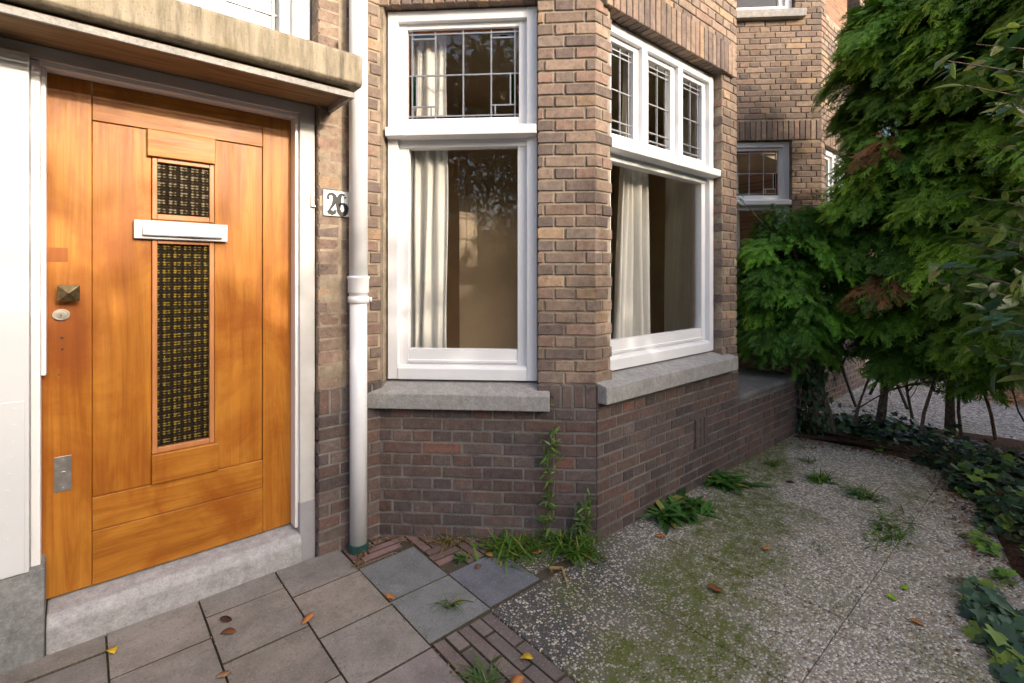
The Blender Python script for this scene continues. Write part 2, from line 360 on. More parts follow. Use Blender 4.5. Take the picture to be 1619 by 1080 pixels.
def brickwall(mb, F, a0, a1, z0, z1, holes=(), solds=(), phase=0, zone=None, depth=.10, baseout=.012):
    """coursed bricks, header and stretcher rows by turns; solds = soldier bands (a0,a1,z0,z1)"""
    hs = list(holes) + list(solds)
    n0 = int(math.floor(z0/CH)); i = n0
    while i*CH < z1 - .01:
        zb = i*CH; zt = zb + CH; low = zb < .79
        out = baseout if low else 0
        for p, q in cut([(a0, a1)], hs, zb, zt):
            mod = .105 if (i % 2 == 0) else .21
            off = 0 if i % 2 == 0 else (.0525 if (i//2) % 2 else .1575)
            k = math.floor((p - a0 - phase - off)/mod) - 1; x = a0 + phase + off + k*mod
            while x < q:
                l, r = max(x, p), min(x + mod, q)
                if r - l > .03:
                    zc = zone or ('low' if low else 'up')
                    g = .0055 if not low else .0048
                    mb.brick(F, l + (g if l > p + .001 else .0), r - (g if r < q - .001 else .0), max(zb, z0) + g*.9, min(zt, z1) - g*.9, out, depth + out, 'brick', bcol(zc))
                x += mod
        i += 1
    for s0, s1, sz0, sz1 in solds:
        n = max(1, round((s1 - s0)/.0565)); wd = (s1 - s0)/n
        for k in range(n):
            out = baseout if sz1 < .9 else 0.004
            mb.brick(F, s0 + k*wd + (.0045 if k else 0), s0 + (k+1)*wd - (.0045 if k < n-1 else 0), sz0 + .004, sz1 - .004, out, depth + out, 'brick', bcol('low' if sz1 < .9 else (zone or 'up')))
    # mortar bed in cells round the holes
    A = sorted({a0, a1} | {min(max(h[i], a0), a1) for h in holes for i in (0, 1)}); Z = sorted({z0, z1} | {min(max(h[i], z0), z1) for h in holes for i in (2, 3)} | ({.79} if z0 < .79 < z1 else set()))
    for i in range(len(A)-1):
        for j in range(len(Z)-1):
            ca, cz = (A[i]+A[i+1])/2, (Z[j]+Z[j+1])/2
            if A[i+1] - A[i] < .001 or any(h[0] < ca < h[1] and h[2] < cz < h[3] for h in holes): continue
            il = .008 if any(abs(h[1] - A[i]) < .001 and h[2] < cz < h[3] for h in holes) else 0
            ir = .008 if any(abs(h[0] - A[i+1]) < .001 and h[2] < cz < h[3] for h in holes) else 0
            ib = .008 if any(abs(h[3] - Z[j]) < .001 and h[0] < ca < h[1] for h in holes) else 0
            front = (baseout - .004) if cz < .79 else -.0075
            mb.box(F, A[i] + il, A[i+1] - ir, -.14, front, Z[j] + ib, Z[j+1], 'mortar')
S = .70711
C0 = (1.971, 1.618)
FB = F2(C0, (-S, S), (-S, -S)); FA2 = F2((0, 1.618), (1, 0), (0, -1)); FP = F2((0, 2.41), (1, 0), (0, -1))

# ================================================================ the house at number 26
house = tag(empty('brick_house', (1.0, 2.5, 0)), 'brick row house with varnished wooden door, number 26 and a canted bay window', 'house')
def HP(o):                                   # parts are modelled in world metres
    o.parent = house; o.matrix_parent_inverse = house.matrix_basis.inverted() if False else o.matrix_parent_inverse
    o.location = (-1.0, -2.5, 0); return o
def part(mb, name, bevel=0, smooth=False): return HP(mb.build(name, None, bevel, smooth))
def sub(mb, name, par, bevel=0, smooth=False): return mb.build(name, par, bevel, smooth)
HOLE_B = (.296, 1.098, .69, 2.765); HOLE_A = (2.105, 3.322, .72, 2.745)
mb = MB()
brickwall(mb, FB, 0, 1.125, -.03, 3.7, [HOLE_B], [(0, .234, .677, .80), (.20, 1.125, 2.765, 2.965)])
part(mb, 'bay_side_wall')
mb = MB()
brickwall(mb, FA2, 1.971, 3.542, -.03, 3.7, [HOLE_A], [(1.971, 2.02, .677, .80)], phase=.0)
mb2 = MB()
sold = []
n = 26; a0, a1 = 2.03, 3.47
for k in range(n):                           # projecting soldier lintel over the front window
    wd = (a1 - a0)/n
    mb.brick(FA2, a0 + k*wd + .004, a0 + (k+1)*wd - .004, 2.749, 2.955, .026, .135, 'brick', bcol('up'))
mb.box(FA2, a0+.002, a1-.002, -.10, .018, 2.753, 2.955, 'mortar')
part(mb, 'bay_front_wall')
mb = MB()                                    # blind upright bricks of an old vent in the base
n = 3
for k in range(3): mb.brick(FA2, 2.93 + k*.055, 2.93 + k*.055 + .047, .26, .44, .022, .03, 'brick', bcol('low'))
part(mb, 'air_brick')
mb = MB()
FR = F2((3.542, 1.618), (S, S), (S, -S)); brickwall(mb, FR, 0, 1.12, -.03, 3.7, [(.25, 1.05, .69, 2.765)]); part(mb, 'bay_far_side_wall')
mb = MB()
brickwall(mb, FP, .858, 1.186, -.03, 3.7, [], [(.858, 1.186, .677, .80)])
FQ = F2((.858, 2.41), (0, 1), (-1, 0)); brickwall(mb, FQ, 0, .20, -.03, 3.7, [], [(0, .2, .677, .80)], baseout=.004)
part(mb, 'porch_wall')
mb = MB(); brickwall(mb, FP, 4.334, 5.10, -.03, 3.7); part(mb, 'party_wall')
mb = MB(); mb.box(FP, -3.2, .85, -1.2, -1.1, 2.34, 3.7, 'interior'); part(mb, 'landing_wall')
mb = MB()                                    # upper storeys and back of the house, out of the picture
mb.box(FP, -3.2, 5.1, -6.5, 0, 3.7, 6.2, 'farbrick'); mb.box(FA2, 1.99, 3.53, -.8, -.005, 3.7, 6.2, 'farbrick')
mb.box(FP, -3.2, -2.95, -6.5, -.3, 0, 3.7, 'farbrick'); mb.box(FP, -3.2, 5.1, -6.6, -6.5, 0, 3.7, 'farbrick'); part(mb, 'upper_storey')
mb = MB(); mb.prism(F2((0, 0), (1, 0), (0, -1)), [(-2.2, 6.2), (-5.6, 9), (-9, 6.2)], -3.2, 5.1, 'slate'); part(mb, 'roof')

def window_empty(name='window', sid=None):
    e = empty(name); HP(e); return e
def quad(mb, F, a0, a1, o, z0, z1, m): mb.add([F.p(a0, o, z0), F.p(a1, o, z0), F.p(a1, o, z1), F.p(a0, o, z1)], [(0, 1, 2, 3)], m)
def sash(mb, F, a0, a1, z0, z1, wl, wr, wb, wt, ob, of, m='white'):
    """ring of four rails with a small inner bead"""
    mb.box(F, a0, a0+wl, ob, of, z0, z1, m); mb.box(F, a1-wr, a1, ob, of, z0, z1, m)
    mb.box(F, a0+wl, a1-wr, ob, of-.001, z0, z0+wb, m); mb.box(F, a0+wl, a1-wr, ob, of-.001, z1-wt, z1, m)
def leaded(par, F, a0, a1, z0, z1, o, full=True, flip=False):
    """leaded light: clear pane, coloured border strips, lead cames"""
    g = MB(); quad(g, F, a0, a1, o, z0, z1, 'glass')
    w_, h_ = a1 - a0, z1 - z0; bt = min(.022, w_*.08)
    q = lambda x0, x1, y0, y1, m: quad(g, F, a0+x0*w_, a0+x1*w_, o+.002, z0+y0*h_, z0+y1*h_, m)
    if full:
        q(0, .035, .02, .5, 'gamber'); q(.965, 1, .02, .97, 'gamber'); q(.03, .97, .955, 1, 'gamber'); q(0, 1, 0, .035, 'gviolet')
        q(.04, .25, .90, .93, 'ggreen'); q(.76, .94, .92, .945, 'ggreen'); q(.045, .075, .15, .5, 'ggreen'); q(.925, .955, .15, .5, 'ggreen')
    g_o = sub(g, 'pane', par)
    l = MB(); b = .0035
    def V(x, y0=0, y1=1): l.box(F, a0+x*w_-b, a0+x*w_+b, o-.004, o+.007, z0+y0*h_, z0+y1*h_, 'lead')
    def Hh(y, x0=0, x1=1): l.box(F, a0+x0*w_, a0+x1*w_, o-.003, o+.008, z0+y*h_-b, z0+y*h_+b, 'lead')
    if full:
        for x in (.25, .5, .75): V(x)
        V(.04); V(.96); Hh(.495); Hh(.955); Hh(.04); Hh(.895, .04, .25); Hh(.905, .75, .96)
        V(.08, .15, .5); V(.92, .15, .5); Hh(.15, .04, .25); V(.215, .04, .15); Hh(.15, .75, .96); V(.79, .04, .15)
    else:
        V(.5); V(.12); V(.88); Hh(.5); Hh(.94); Hh(.88); Hh(.06); Hh(.16)
        b = .003
    sub(l, 'leadwork', par)
def bay_window(P, F, a0, a1, z0, z1, zt, lights, sx, lbl, half=0.0, fdepth=-.05):
    """painted frame: big lower light, transom, leaded top lights; lights = list of (s0,s1) openings at the top"""
    win = P
    f = MB(); cw = .055; of = fdepth; ob = fdepth - .10
    f.box(F, a0, a0+cw, ob, of, z0, z1, 'white'); f.box(F, a1-cw, a1, ob, of, z0, z1, 'white')
    f.box(F, a0+cw, a1-cw, ob, of-.001, z1-.055, z1, 'white')
    f.prism(F, [(ob, z0), (of+.004, z0), (of+.004, z0+.058), (of-.012, z0+.074), (ob, z0+.074)], a0+cw, a1-cw, 'white')
    f.prism(F, [(ob, zt-.035), (of+.02, zt-.035), (of+.055, zt-.03), (of+.058, zt+.014), (of-.03, zt+.045), (ob, zt+.045)], a0+.004, a1-.004, 'white')
    for i in range(len(lights)-1): f.box(F, lights[i][1], lights[i+1][0], ob, of-.002, zt+.04, z1-.05, 'white')
    f.box(F, a0+cw, a1-cw, ob+.01, of-.025, zt-.075, zt-.03, 'white')
    sub(f, 'frame', win, .003)
    s = MB(); sash(s, F, a0+cw-.002, a1-cw+.002, z0+.07, zt-.055, .052, .052, .088, .022, ob+.02, of-.032)
    s.box(F, a0+cw+.05, a1-cw-.05, ob+.03, of-.022, z0+.085, z0+.10, 'white')
    sub(s, 'sash', win, .003)
    p = MB(); quad(p, F, a0+cw+.045, a1-cw-.045, of-.06, z0+.15, zt-.07, 'glass'); sub(p, 'pane', win)
    for (l0, l1) in lights:
        s = MB(); e1 = l0 - .002; e2 = l1 + .002; sw = .05 if len(lights) > 1 else .045
        sash(s, F, e1, e2, zt+.04, z1-.053, sw, sw, .042, .032, ob+.02, of-.03); sub(s, 'top_sash', win, .003)
        leaded(win, F, e1+sw-.002, e2-sw+.002, zt+.08, z1-.083, of-.055, len(lights) == 1)
def sill(P, F, a0, a1, zf0, zf1, zb, of, ob=-.15):
    s = MB(); s.prism(F, [(ob, zf0-.0), (of, zf0), (of, zf1), (ob, zb)], a0, a1, 'sill')
    return sub(s, 'window_sill', P, .006)
wB = window_empty('window'); wB['label'] = 'narrow bay window facing the porch, one leaded top light'
bay_window(wB, FB, .298, 1.096, .803, 2.762, 2.115, [(.353, 1.041)], None, '')
sill(wB, FB, .234, 1.185, .672, .752, .815, .062)
wA = window_empty('window'); wA['label'] = 'wide front bay window with three leaded top lights'
bay_window(wA, FA2, 2.108, 3.318, .835, 2.742, 2.065, [(2.163, 2.472), (2.522, 2.868), (2.918, 3.263)], None, '', 0, -.06)
sill(wA, FA2, 1.975, 3.42, .705, .795, .842, .066)
wR = window_empty('window'); wR['label'] = 'narrow bay window on the far side'
bay_window(wR, FR, .252, 1.048, .803, 2.762, 2.115, [(.307, .993)], None, '')
sill(wR, FR, .20, 1.1, .672, .752, .815, .062)
# ---- upstairs window above the canopy
wU = window_empty('window'); wU['label'] = 'upstairs window seen above the concrete canopy'
f = MB(); f.box(FP, .772, .852, -.24, -.09, 2.335, 3.7, 'white'); f.box(FP, -1.5, .772, -.24, -.10, 2.335, 2.375, 'white'); f.box(FP, -1.5, -1.42, -.24, -.09, 2.36, 3.7, 'white')
f.box(FP, .15, .21, -.22, -.11, 2.375, 3.7, 'white')
sub(f, 'frame', wU, .003)
s = MB(); sash(s, FP, .212, .770, 2.377, 3.6, .05, .05, .045, .05, -.2, -.125); sub(s, 'sash', wU, .003)
g = MB(); quad(g, FP, .25, .73, -.17, 2.41, 3.56, 'glass'); quad(g, FP, -1.4, .16, -.17, 2.37, 3.6, 'glass'); sub(g, 'pane', wU)
l = MB()
mb = MB(); mb.box(FP, .02, .72, -.5, -.35, 2.36, 3.2, 'plinth'); HP(mb.build('dimming_board'))  # grey board added behind the pane to dim the bright interior
for x in (.37, .49, .61, .70): l.box(FP, x-.004, x+.004, -.174, -.163, 2.41, 3.56, 'lead')
for z in (2.46, 2.62, 2.95, 3.3): l.box(FP, .25, .73, -.173, -.162, z-.004, z+.004, 'lead')
sub(l, 'leadwork', wU)
# ---- canopy
cp = MB(); cp.prism(FP, [(-.24, 2.335), (.30, 2.335), (.312, 2.322), (.312, 2.205), (.295, 2.193), (-.24, 2.193)], -3.0, .945, 'canopy')
canopy = part(cp, 'canopy', .006)
b = MB(); b.box(FP, -3.0, .90, -.03, .215, 2.184, 2.1925, 'darkwood'); b.box(FP, -3.0, .905, -.03, .256, 2.176, 2.184, 'soffit'); b.box(FP, -3.0, .925, .256, .268, 2.150, 2.176, 'sill'); b.box(FP, .905, .925, -.0, .256, 2.151, 2.175, 'sill')  # dark strip in the gap under the slab, shadow put into its colour
sub(b, 'soffit_board', canopy, .002)
# ---- door case
fr = MB(); FD = FP
fr.box(FD, .782, .853, -.13, -.028, .27, 2.175, 'greywhite'); fr.box(FD, -3.0, .782, -.13, -.029, 2.105+.02, 2.175, 'greywhite')
fr.box(FD, .766, .790, -.13, -.046, .15, 2.127, 'white'); fr.box(FD, -.118, .766, -.13, -.047, 2.108, 2.1265, 'white')
fr.box(FD, -.138, -.112, -.13, -.03, .16, 2.12, 'white'); fr.box(FD, -.112, -.098, -.118, -.052, .99, 2.108, 'white')
part(fr, 'door_frame', .003)
fb = MB(); fb.box(FD, .780, .8545, -.13, -.024, -.02, .272, 'greybase'); part(fb, 'frame_base', .004)
st = MB(); st.prism(FP, [(-.2, -.03), (-.005, -.03), (-.002, .095), (-.03, .128), (-.2, .150)], -.098, .785, 'step'); part(st, 'doorstep', .008)
# ---- door
door = empty('front_door'); HP(door)
FDr = F2((0, 2.52), (1, 0), (0, -1))
d = MB(); V_, H_ = 'wood_v', 'wood_h'
d.box(FDr, -.112, .029, -.04, 0, .150, 2.107, V_); d.box(FDr, .641, .772, -.04, 0, .150, 2.107, V_)
d.box(FDr, .030, .640, -.04, .0, 1.958, 2.107, H_)
d.box(FDr, .030, .217, -.04, -.009, .49, 1.957, V_); d.box(FDr, .445, .640, -.04, -.009, .49, 1.957, V_)
d.box(FDr, .030, .640, -.04, .001, .360, .489, H_); d.box(FDr, .030, .640, -.04, .003, .150, .358, H_)
d.box(FDr, .218, .444, -.04, -.012, 1.49, 1.604, V_)
sub(d, 'door_leaf', door, .0025)
d = MB(); d.box(FDr, .202, .446, -.02, .012, 1.846, 1.957, H_); sub(d, 'raised_block', door, .003)
d = MB(); d.box(FDr, .217, .460, -.02, .012, .490, .612, H_); sub(d, 'raised_block', door, .003)
t = NT('bead_wood', .4); M['bead'] = t.fin(t.mix(t.noise(1, 5, .6, t.scaled((60, 60, 9))), (.33, .12, .04), (.52, .23, .09)))
t = NT('patch_wood', .5, .2); M['patch'] = t.fin(t.mix(t.noise(1, 5, .6, t.scaled((60, 60, 9))), (.20, .06, .012), (.32, .105, .02)))
for z0, z1, zf in ((1.588, 1.845, 'fig1'), (.613, 1.505, 'fig2')):
    d = MB(); sash(d, FDr, .219, .443, z0, z1, .018, .018, .022, .018, -.03, -.004, 'bead'); sub(d, 'glazing_bead', door, .0025)
    d = MB(); d.box(FDr, .236, .426, -.030, -.022, z0+.018, z1-.016, zf); sub(d, 'figured_pane', door)
# mail slot
m = MB(); m.box(FDr, .158, .492, -.006, .016, 1.504, 1.580, 'alu'); ms = sub(m, 'mail_slot', door, .003); 
m = MB(); m.prism(FDr, [(.018, 1.517), (.030, 1.517), (.034, 1.522), (.026, 1.565), (.018, 1.565)], .186, .468, 'alu'); sub(m, 'mail_flap', door, .001)
m = MB(); m.box(FDr, .182, .472, .010, .0172, 1.513, 1.569, 'steel'); sub(m, 'flap_shade_rim', door)  # darker rim round the flap, its shading line put into the colour
# knob: square pyramid rose
m = MB(); F = FDr; a0, a1, z0, z1 = -.069, -.006, 1.257, 1.318; ac, zc = (a0+a1)/2, (z0+z1)/2
m.box(F, ac-.012, ac+.012, -.001, .035, zc-.012, zc+.012, 'brass')
q = [F.p(a0, .034, z0), F.p(a1, .034, z0), F.p(a1, .034, z1), F.p(a0, .034, z1), F.p(a0, .046, z0), F.p(a1, .046, z0), F.p(a1, .046, z1), F.p(a0, .046, z1), F.p(ac, .066, zc)]
m.add(q, [(3, 2, 1, 0), (0, 1, 5, 4), (1, 2, 6, 5), (2, 3, 7, 6), (3, 0, 4, 7), (4, 5, 8), (5, 6, 8), (6, 7, 8), (7, 4, 8)], 'brass'); sub(m, 'door_knob', door, .001)
def disc(mb, F, a, z, o0, o1, r, m, seg=20, ry=None):
    ry = ry or r; q = [F.p(a + r*cos(2*pi*i/seg), o, z + ry*sin(2*pi*i/seg)) for o in (o0, o1) for i in range(seg)]
    mb.add(q, [tuple(range(seg)), tuple(range(seg, 2*seg))] + [(i, (i+1) % seg, (i+1) % seg + seg, i + seg) for i in range(seg)], m)
m = MB(); disc(m, F, -.059, 1.206, .0, .009, .025, 'nickel', 24, .021); disc(m, F, -.059, 1.206, .009, .014, .013, 'nickel', 18, .012); m.box(F, -.061, -.058, .014, .015, 1.199, 1.207, 'black'); sub(m, 'lock', door, .001)
m = MB(); m.box(F, -.079, -.030, -.001, .0035, .540, .672, 'steel')
for z in (.553, .660): disc(m, F, -.054, z, .0035, .0055, .004, 'nickel', 10)
disc(m, F, -.054, .607, .0035, .006, .009, 'nickel', 14); sub(m, 'metal_plate', door, .001)
for x, z, r_ in ((-.057, 1.118, .005), (-.056, 1.075, .004), (-.066, .98, .0025)): m = MB(); disc(m, F, x, z, .0, .0015, r_, 'darkwood', 10); sub(m, 'screw_hole', door)
m = MB(); m.box(F, -.098, -.040, -.001, .0008, 1.404, 1.458, 'patch'); sub(m, 'wood_patch', door)
# ---- white cladding left of the door, on a stone plinth
m = MB(); m.box(FP, -1.6, -.139, -.12, .010, .322, 2.124, 'clad')
m.box(FP, -1.6, -.150, .010, .014, .325, .92, 'clad')
cl = part(m, 'white_cladding', .004)
for z in np.arange(.40, .92, .055): m = MB(); disc(m, FP, -.185 + .01*sin(z*9), z, .013, .017, .004, 'clad', 8); sub(m, 'rivet', cl)

m = MB(); m.box(FP, -1.6, -.100, -.12, .004, -.03, .3205, 'plinth'); part(m, 'stone_plinth', .008)
# hinge-like fitting on the door case
m = MB(); m.box(FP, .832, .846, -.028, -.022, 1.69, 1.75, 'nickel'); m.box(FP, .832, .852, -.028, -.014, 1.685, 1.693, 'nickel'); part(m, 'latch_keep', .001)
# ---- house number
m = MB(); m.box(FP, .880, 1.012, -.004, .012, 1.645, 1.770, 'enamel'); num = part(m, 'number_plate', .003)
def glyph(mb, F, pts, x, z, k, o, m, width):
    """stroke with varying width; pts (u,v,w)"""
    L = len(pts); q = []
    for i, (u, v, wd) in enumerate(pts):
        a, b_ = pts[max(i-1, 0)], pts[min(i+1, L-1)]; dx, dy = b_[0]-a[0], b_[1]-a[1]; n = math.hypot(dx, dy) or 1
        nx, ny = -dy/n*wd*width*1.9, dx/n*wd*width*1.5
        for oo in (o, o+.0012):
            q += [F.p(x+(u+nx)*k, oo, z+(v+ny)*k), F.p(x+(u-nx)*k, oo, z+(v-ny)*k)]
    fs = []
    for i in range(L-1):
        b0, b1 = i*4, (i+1)*4; fs += [(b0+2, b0+3, b1+3, b1+2), (b0, b1, b1+1, b0+1), (b0, b0+2, b1+2, b1), (b0+1, b1+1, b1+3, b0+3)]
    mb.add(q, fs, m)
def arc(cx, cy, rx, ry, t0, t1, n, wf): return [(cx+rx*cos(R(t0+(t1-t0)*i/n)), cy+ry*sin(R(t0+(t1-t0)*i/n)), wf(i/n)) for i in range(n+1)]
g = MB()
two = arc(.27, .76, .17, .20, 200, 0, 14, lambda t: .35 + .75*t) + [(.42, .62, 1.), (.34, .44, .75), (.22, .26, .5), (.12, .10, .45)]
glyph(g, FP, two, .889, 1.652, .105, .0115, 'black', .052); disc(g, FP, .889+.135*.105, 1.652+.74*.105, .0115, .013, .0058, 'black', 12)
glyph(g, FP, [(.10, .06, .9), (.2, .12, 1.5), (.32, .07, 1.5), (.42, .09, .9), (.46, .22, .5)], .889, 1.652, .105, .0118, 'black', .05)
six = arc(.27, .52, .19, .46, 60, 180, 12, lambda t: .4 + 1.0*t) + arc(.27, .30, .19, .26, 180, 360, 14, lambda t: 1.4 - .5*abs(t-.5)*2) + arc(.27, .30, .19, .24, 0, 150, 12, lambda t: 1.2 - .8*t)
glyph(g, FP, six, .944, 1.652, .105, .0116, 'black', .052); disc(g, FP, .944+.40*.105, 1.652+.84*.105, .0116, .013, .0055, 'black', 12)
dg = sub(g, 'digits', num)
# ---- drainpipe
FPp = (1.032, 2.345); r = .0445
m = MB(); m.tube([(FPp[0], FPp[1], z) for z in (-.02, 1.245)], r*.94, 'pipe', 28); m.tube([(FPp[0], FPp[1], z) for z in (1.24, 3.8)], r, 'pipe', 28)
dp = part(m, 'drainpipe', 0, True)
m = MB(); m.tube([(FPp[0], FPp[1], z) for z in (1.268, 1.272, 1.335, 1.341, 1.349, 1.352)], [r+.003, r+.006, r+.006, r+.010, r+.010, r+.003], 'pipe', 28); sub(m, 'collar', dp, 0, True)
m = MB(); m.tube([(FPp[0], FPp[1], z) for z in (1.218, 1.220, 1.250, 1.252)], [r, r+.006, r+.006, r], 'pipe', 28)
m.tube([(FPp[0]+.05, FPp[1]-.012, 1.235), (FPp[0]+.062, FPp[1]-.014, 1.235)], .011, 'pipe', 12); m.tube([(FPp[0], FPp[1]+.03, 1.235), (FPp[0], 2.42, 1.235)], .008, 'pipe', 8); sub(m, 'bracket', dp, 0, True)
m = MB(); m.tube([(FPp[0], FPp[1], -.025), (FPp[0], FPp[1], .035)], r+.006, 'green', 24); sub(m, 'foot_collar', dp)
# ---- inside
m = MB()
m.box(W0, 1.30, 1.34, -6.0, -2.55, .3, 3.4, 'interior'); m.box(W0, 4.9, 4.94, -6.0, -2.5, .3, 3.4, 'interior')
m.box(W0, 1.34, 4.9, -4.3, -4.2, .3, 3.4, 'interior'); m.box(W0, 2.62, 4.9, -4.19, -3.75, .3, 3.4, 'interior'); part(m, 'room_wall')
m = MB(); m.add([(1.34, 2.45, .55), (2.05, 1.76, .55), (3.48, 1.76, .55), (4.2, 2.45, .55), (4.9, 2.45, .55), (4.9, 6, .55), (1.34, 6, .55), (1.34, 2.45, .5), (2.05, 1.76, .5), (3.48, 1.76, .5), (4.2, 2.45, .5), (4.9, 2.45, .5), (4.9, 6, .5), (1.34, 6, .5)], [(0, 1, 2, 3, 4, 5, 6), (13, 12, 11, 10, 9, 8, 7)], 'interiorfloor'); part(m, 'room_floor')
m = MB(); m.add([(x, y, z) for z in (2.95, 3.05) for x, y in ((1.34, 2.45), (2.05, 1.76), (3.48, 1.76), (4.2, 2.45), (4.9, 2.45), (4.9, 6), (1.34, 6))], [(0, 1, 2, 3, 4, 5, 6), (13, 12, 11, 10, 9, 8, 7)], 'interior'); part(m, 'ceiling')

def curtain(F, a0, a1, o, z0, z1, folds, amp, top=1.0, bot=1.0, lean=0, label='', seed=0, anchor=.5):
    rg = random.Random(seed); nA, nZ = folds*10, 26; vs = []; fs = []
    ph = [rg.uniform(0, 6) for _ in range(4)]
    for j in range(nZ+1):
        v = j/nZ; z = z0 + (z1-z0)*v; wd = bot + (top-bot)*v**.8
        for i in range(nA+1):
            u = i/nA; a = a0 + (a1-a0)*(anchor + (u-anchor)*wd) + lean*(1-v)
            oo = o + amp*(sin(u*folds*2*pi + ph[0] + .9*sin(v*3+ph[1]) + 1.1*sin(u*4+ph[3])) + .6*sin(u*folds*1.3*pi + ph[2] + v*2.4))*(.75+.35*(1-v))
            vs.append(F.p(a + .006*sin(v*9+u*11), oo, z))
    for j in range(nZ):
        for i in range(nA): b = j*(nA+1)+i; fs.append((b, b+1, b+nA+2, b+nA+1))
    m = MB(); m.add(vs, fs, 'curtain'); o_ = m.build('curtain', None, 0, True)
    s_ = o_.modifiers.new('Solidify', 'SOLIDIFY'); s_.thickness = .003
    return tag(o_, label, 'curtain', 'curtains in the bay window')
curtain(FB, .80, 1.01, -.19, .70, 2.80, 4, .016, label='cream curtain hanging at the left of the narrow bay window beside the drainpipe', seed=1, bot=1.0, top=.98)
curtain(FA2, 2.43, 2.86, -.27, .66, 2.80, 5, .024, top=.50, bot=1.05, label='long cream curtain flaring to the sill in the wide front bay window', seed=2, anchor=.75)
curtain(FR, .0, 1.12, -.25, .62, 2.80, 6, .02, label='cream curtain at the far right side inside the wide front bay window', seed=3)
#@@SPLIT
# ================================================================ low wall with coping between the bays
m = MB(); FL = F2((0, 1.606), (1, 0), (0, -1)); brickwall(m, FL, 3.548, 4.70, -.03, .445, [], zone='low', baseout=.0)
FLs = F2((4.70, 1.612), (0, 1), (1, 0)); brickwall(m, FLs, 0, .8, -.03, .445, [], zone='low', baseout=.0)
lw = empty('low_wall', (4.1, 1.7, 0)); tag(lw, 'low dark brick wall with a mossy flat coping between the bay and the hedge', 'wall')
o = m.build('brickwork', lw); o.location = (-4.1, -1.7, 0)
m = MB(); m.prism(FA2, [(-1.0, .445), (.012, .445), (.012, .475), (.0, .492), (-1.0, .50)], 3.548, 4.72, 'coping'); o = m.build('coping', lw, .008); o.location = (-4.1, -1.7, 0)

# ================================================================ the neighbouring house
nb = tag(empty('brick_house', (5.9, 2.5, 0)), 'neighbouring brick house whose bay rises behind the hedge, white framed windows', 'house')
def NP(o): o.parent = nb; o.location = (-5.9, -2.5, 0); return o
N0 = (5.87, 1.79); NB = F2(N0, (-S, S), (-S, -S)); NA = F2((0, 1.79), (1, 0), (0, -1)); NC = F2((0, 2.582), (1, 0), (0, -1))
m = MB(); brickwall(m, NB, 0, 1.125, -.03, 5.2, [(.301, 1.098, .69, 2.79), (.27, 1.098, 4.17, 5.2)], [(.0, .25, .677, .80), (.0, 1.125, 2.79, 3.0)]); NP(m.build('bay_side_wall'))
m = MB(); brickwall(m, NA, 5.87, 7.44, -.03, 5.2, [(6.0, 7.25, .72, 2.75), (6.0, 7.25, 4.17, 5.2)], [(5.97, 7.3, 2.75, 2.95)]); NP(m.build('bay_front_wall'))
m = MB(); m.box(NC, 5.12, 12, -6.5, 0, 5.2, 6.2, 'farbrick'); m.box(NC, 8.2, 12, -6.5, 0, -.03, 5.2, 'farbrick'); m.box(NA, 5.9, 7.40, -1.2, -.005, 5.2, 6.2, 'farbrick'); NP(m.build('main_wall'))
m = MB(); m.prism(W0, [(-2.3, 6.2), (-5.7, 9), (-9, 6.2)], 5.11, 12, 'slate'); NP(m.build('roof'))
def nwin(F, a0, a1, z0, z1, zt, lights, lab, fd=-.05):
    e = empty('window'); NP(e); e['label'] = lab; bay_window(e, F, a0, a1, z0, z1, zt, lights, None, '', 0, fd); return e
w1 = nwin(NB, .303, 1.096, .803, 2.787, 2.14, [(.358, 1.041)], 'white framed window on the bay side')
sill(w1, NB, .234, 1.185, .672, .752, .815, .062)
w2 = nwin(NA, 6.003, 7.247, .823, 2.747, 2.10, [(6.06, 6.40), (6.45, 6.79), (6.84, 7.19)], 'wide front window of the bay')
sill(w2, NA, 5.9, 7.3, .70, .79, .83, .062)
e = empty('window'); NP(e); e['label'] = 'upper window above a stone sill'
f = MB(); f.box(NB, .275, .345, -.15, -.05, 4.175, 5.2, 'white'); f.box(NB, .345, 1.096, -.15, -.051, 4.175, 4.235, 'white'); f.box(NB, .345, .40, -.13, -.08, 4.235, 5.2, 'white'); sub(f, 'frame', e, .003)
p = MB(); quad(p, NB, .39, 1.09, -.11, 4.22, 5.2, 'glass'); sub(p, 'pane', e)
sill(e, NB, .185, 1.2, 4.065, 4.15, 4.18, .07)
m = MB(); m.box(W0, 5.3, 8.0, -6.0, -5.9, -.03, 5.2, 'interior'); m.box(W0, 5.2, 5.28, -6.0, -2.9, -.03, 5.2, 'interior'); m.box(W0, 5.3, 8.0, -5.9, -2.75, 2.95, 3.05, 'interior'); NP(m.build('room_wall'))
curtain(NB, .75, 1.05, -.25, .7, 2.8, 4, .02, label='pale curtain behind the window of the neighbouring bay', seed=5)

# ================================================================ ground
def sheet(name, pts, z, mat, **k):
    m = MB(); n = len(pts); m.add([(x, y, z) for x, y in pts], [tuple(range(n))], mat); o = m.build(name, fix=False); return tag(o, kind='structure')
sheet('ground', [(-60, -60), (60, -60), (60, 60), (-60, 60)], -.06, 'asphalt')
sheet('paving_bed', [(-3, -1.6), (5.0, -1.6), (5.0, 2.7), (-3, 2.7)], -.009, 'sand')
sheet('gravel_court', [(5.0, -1.6), (14, -1.6), (14, 2.7), (5.0, 2.7)], -.008, 'gravel')
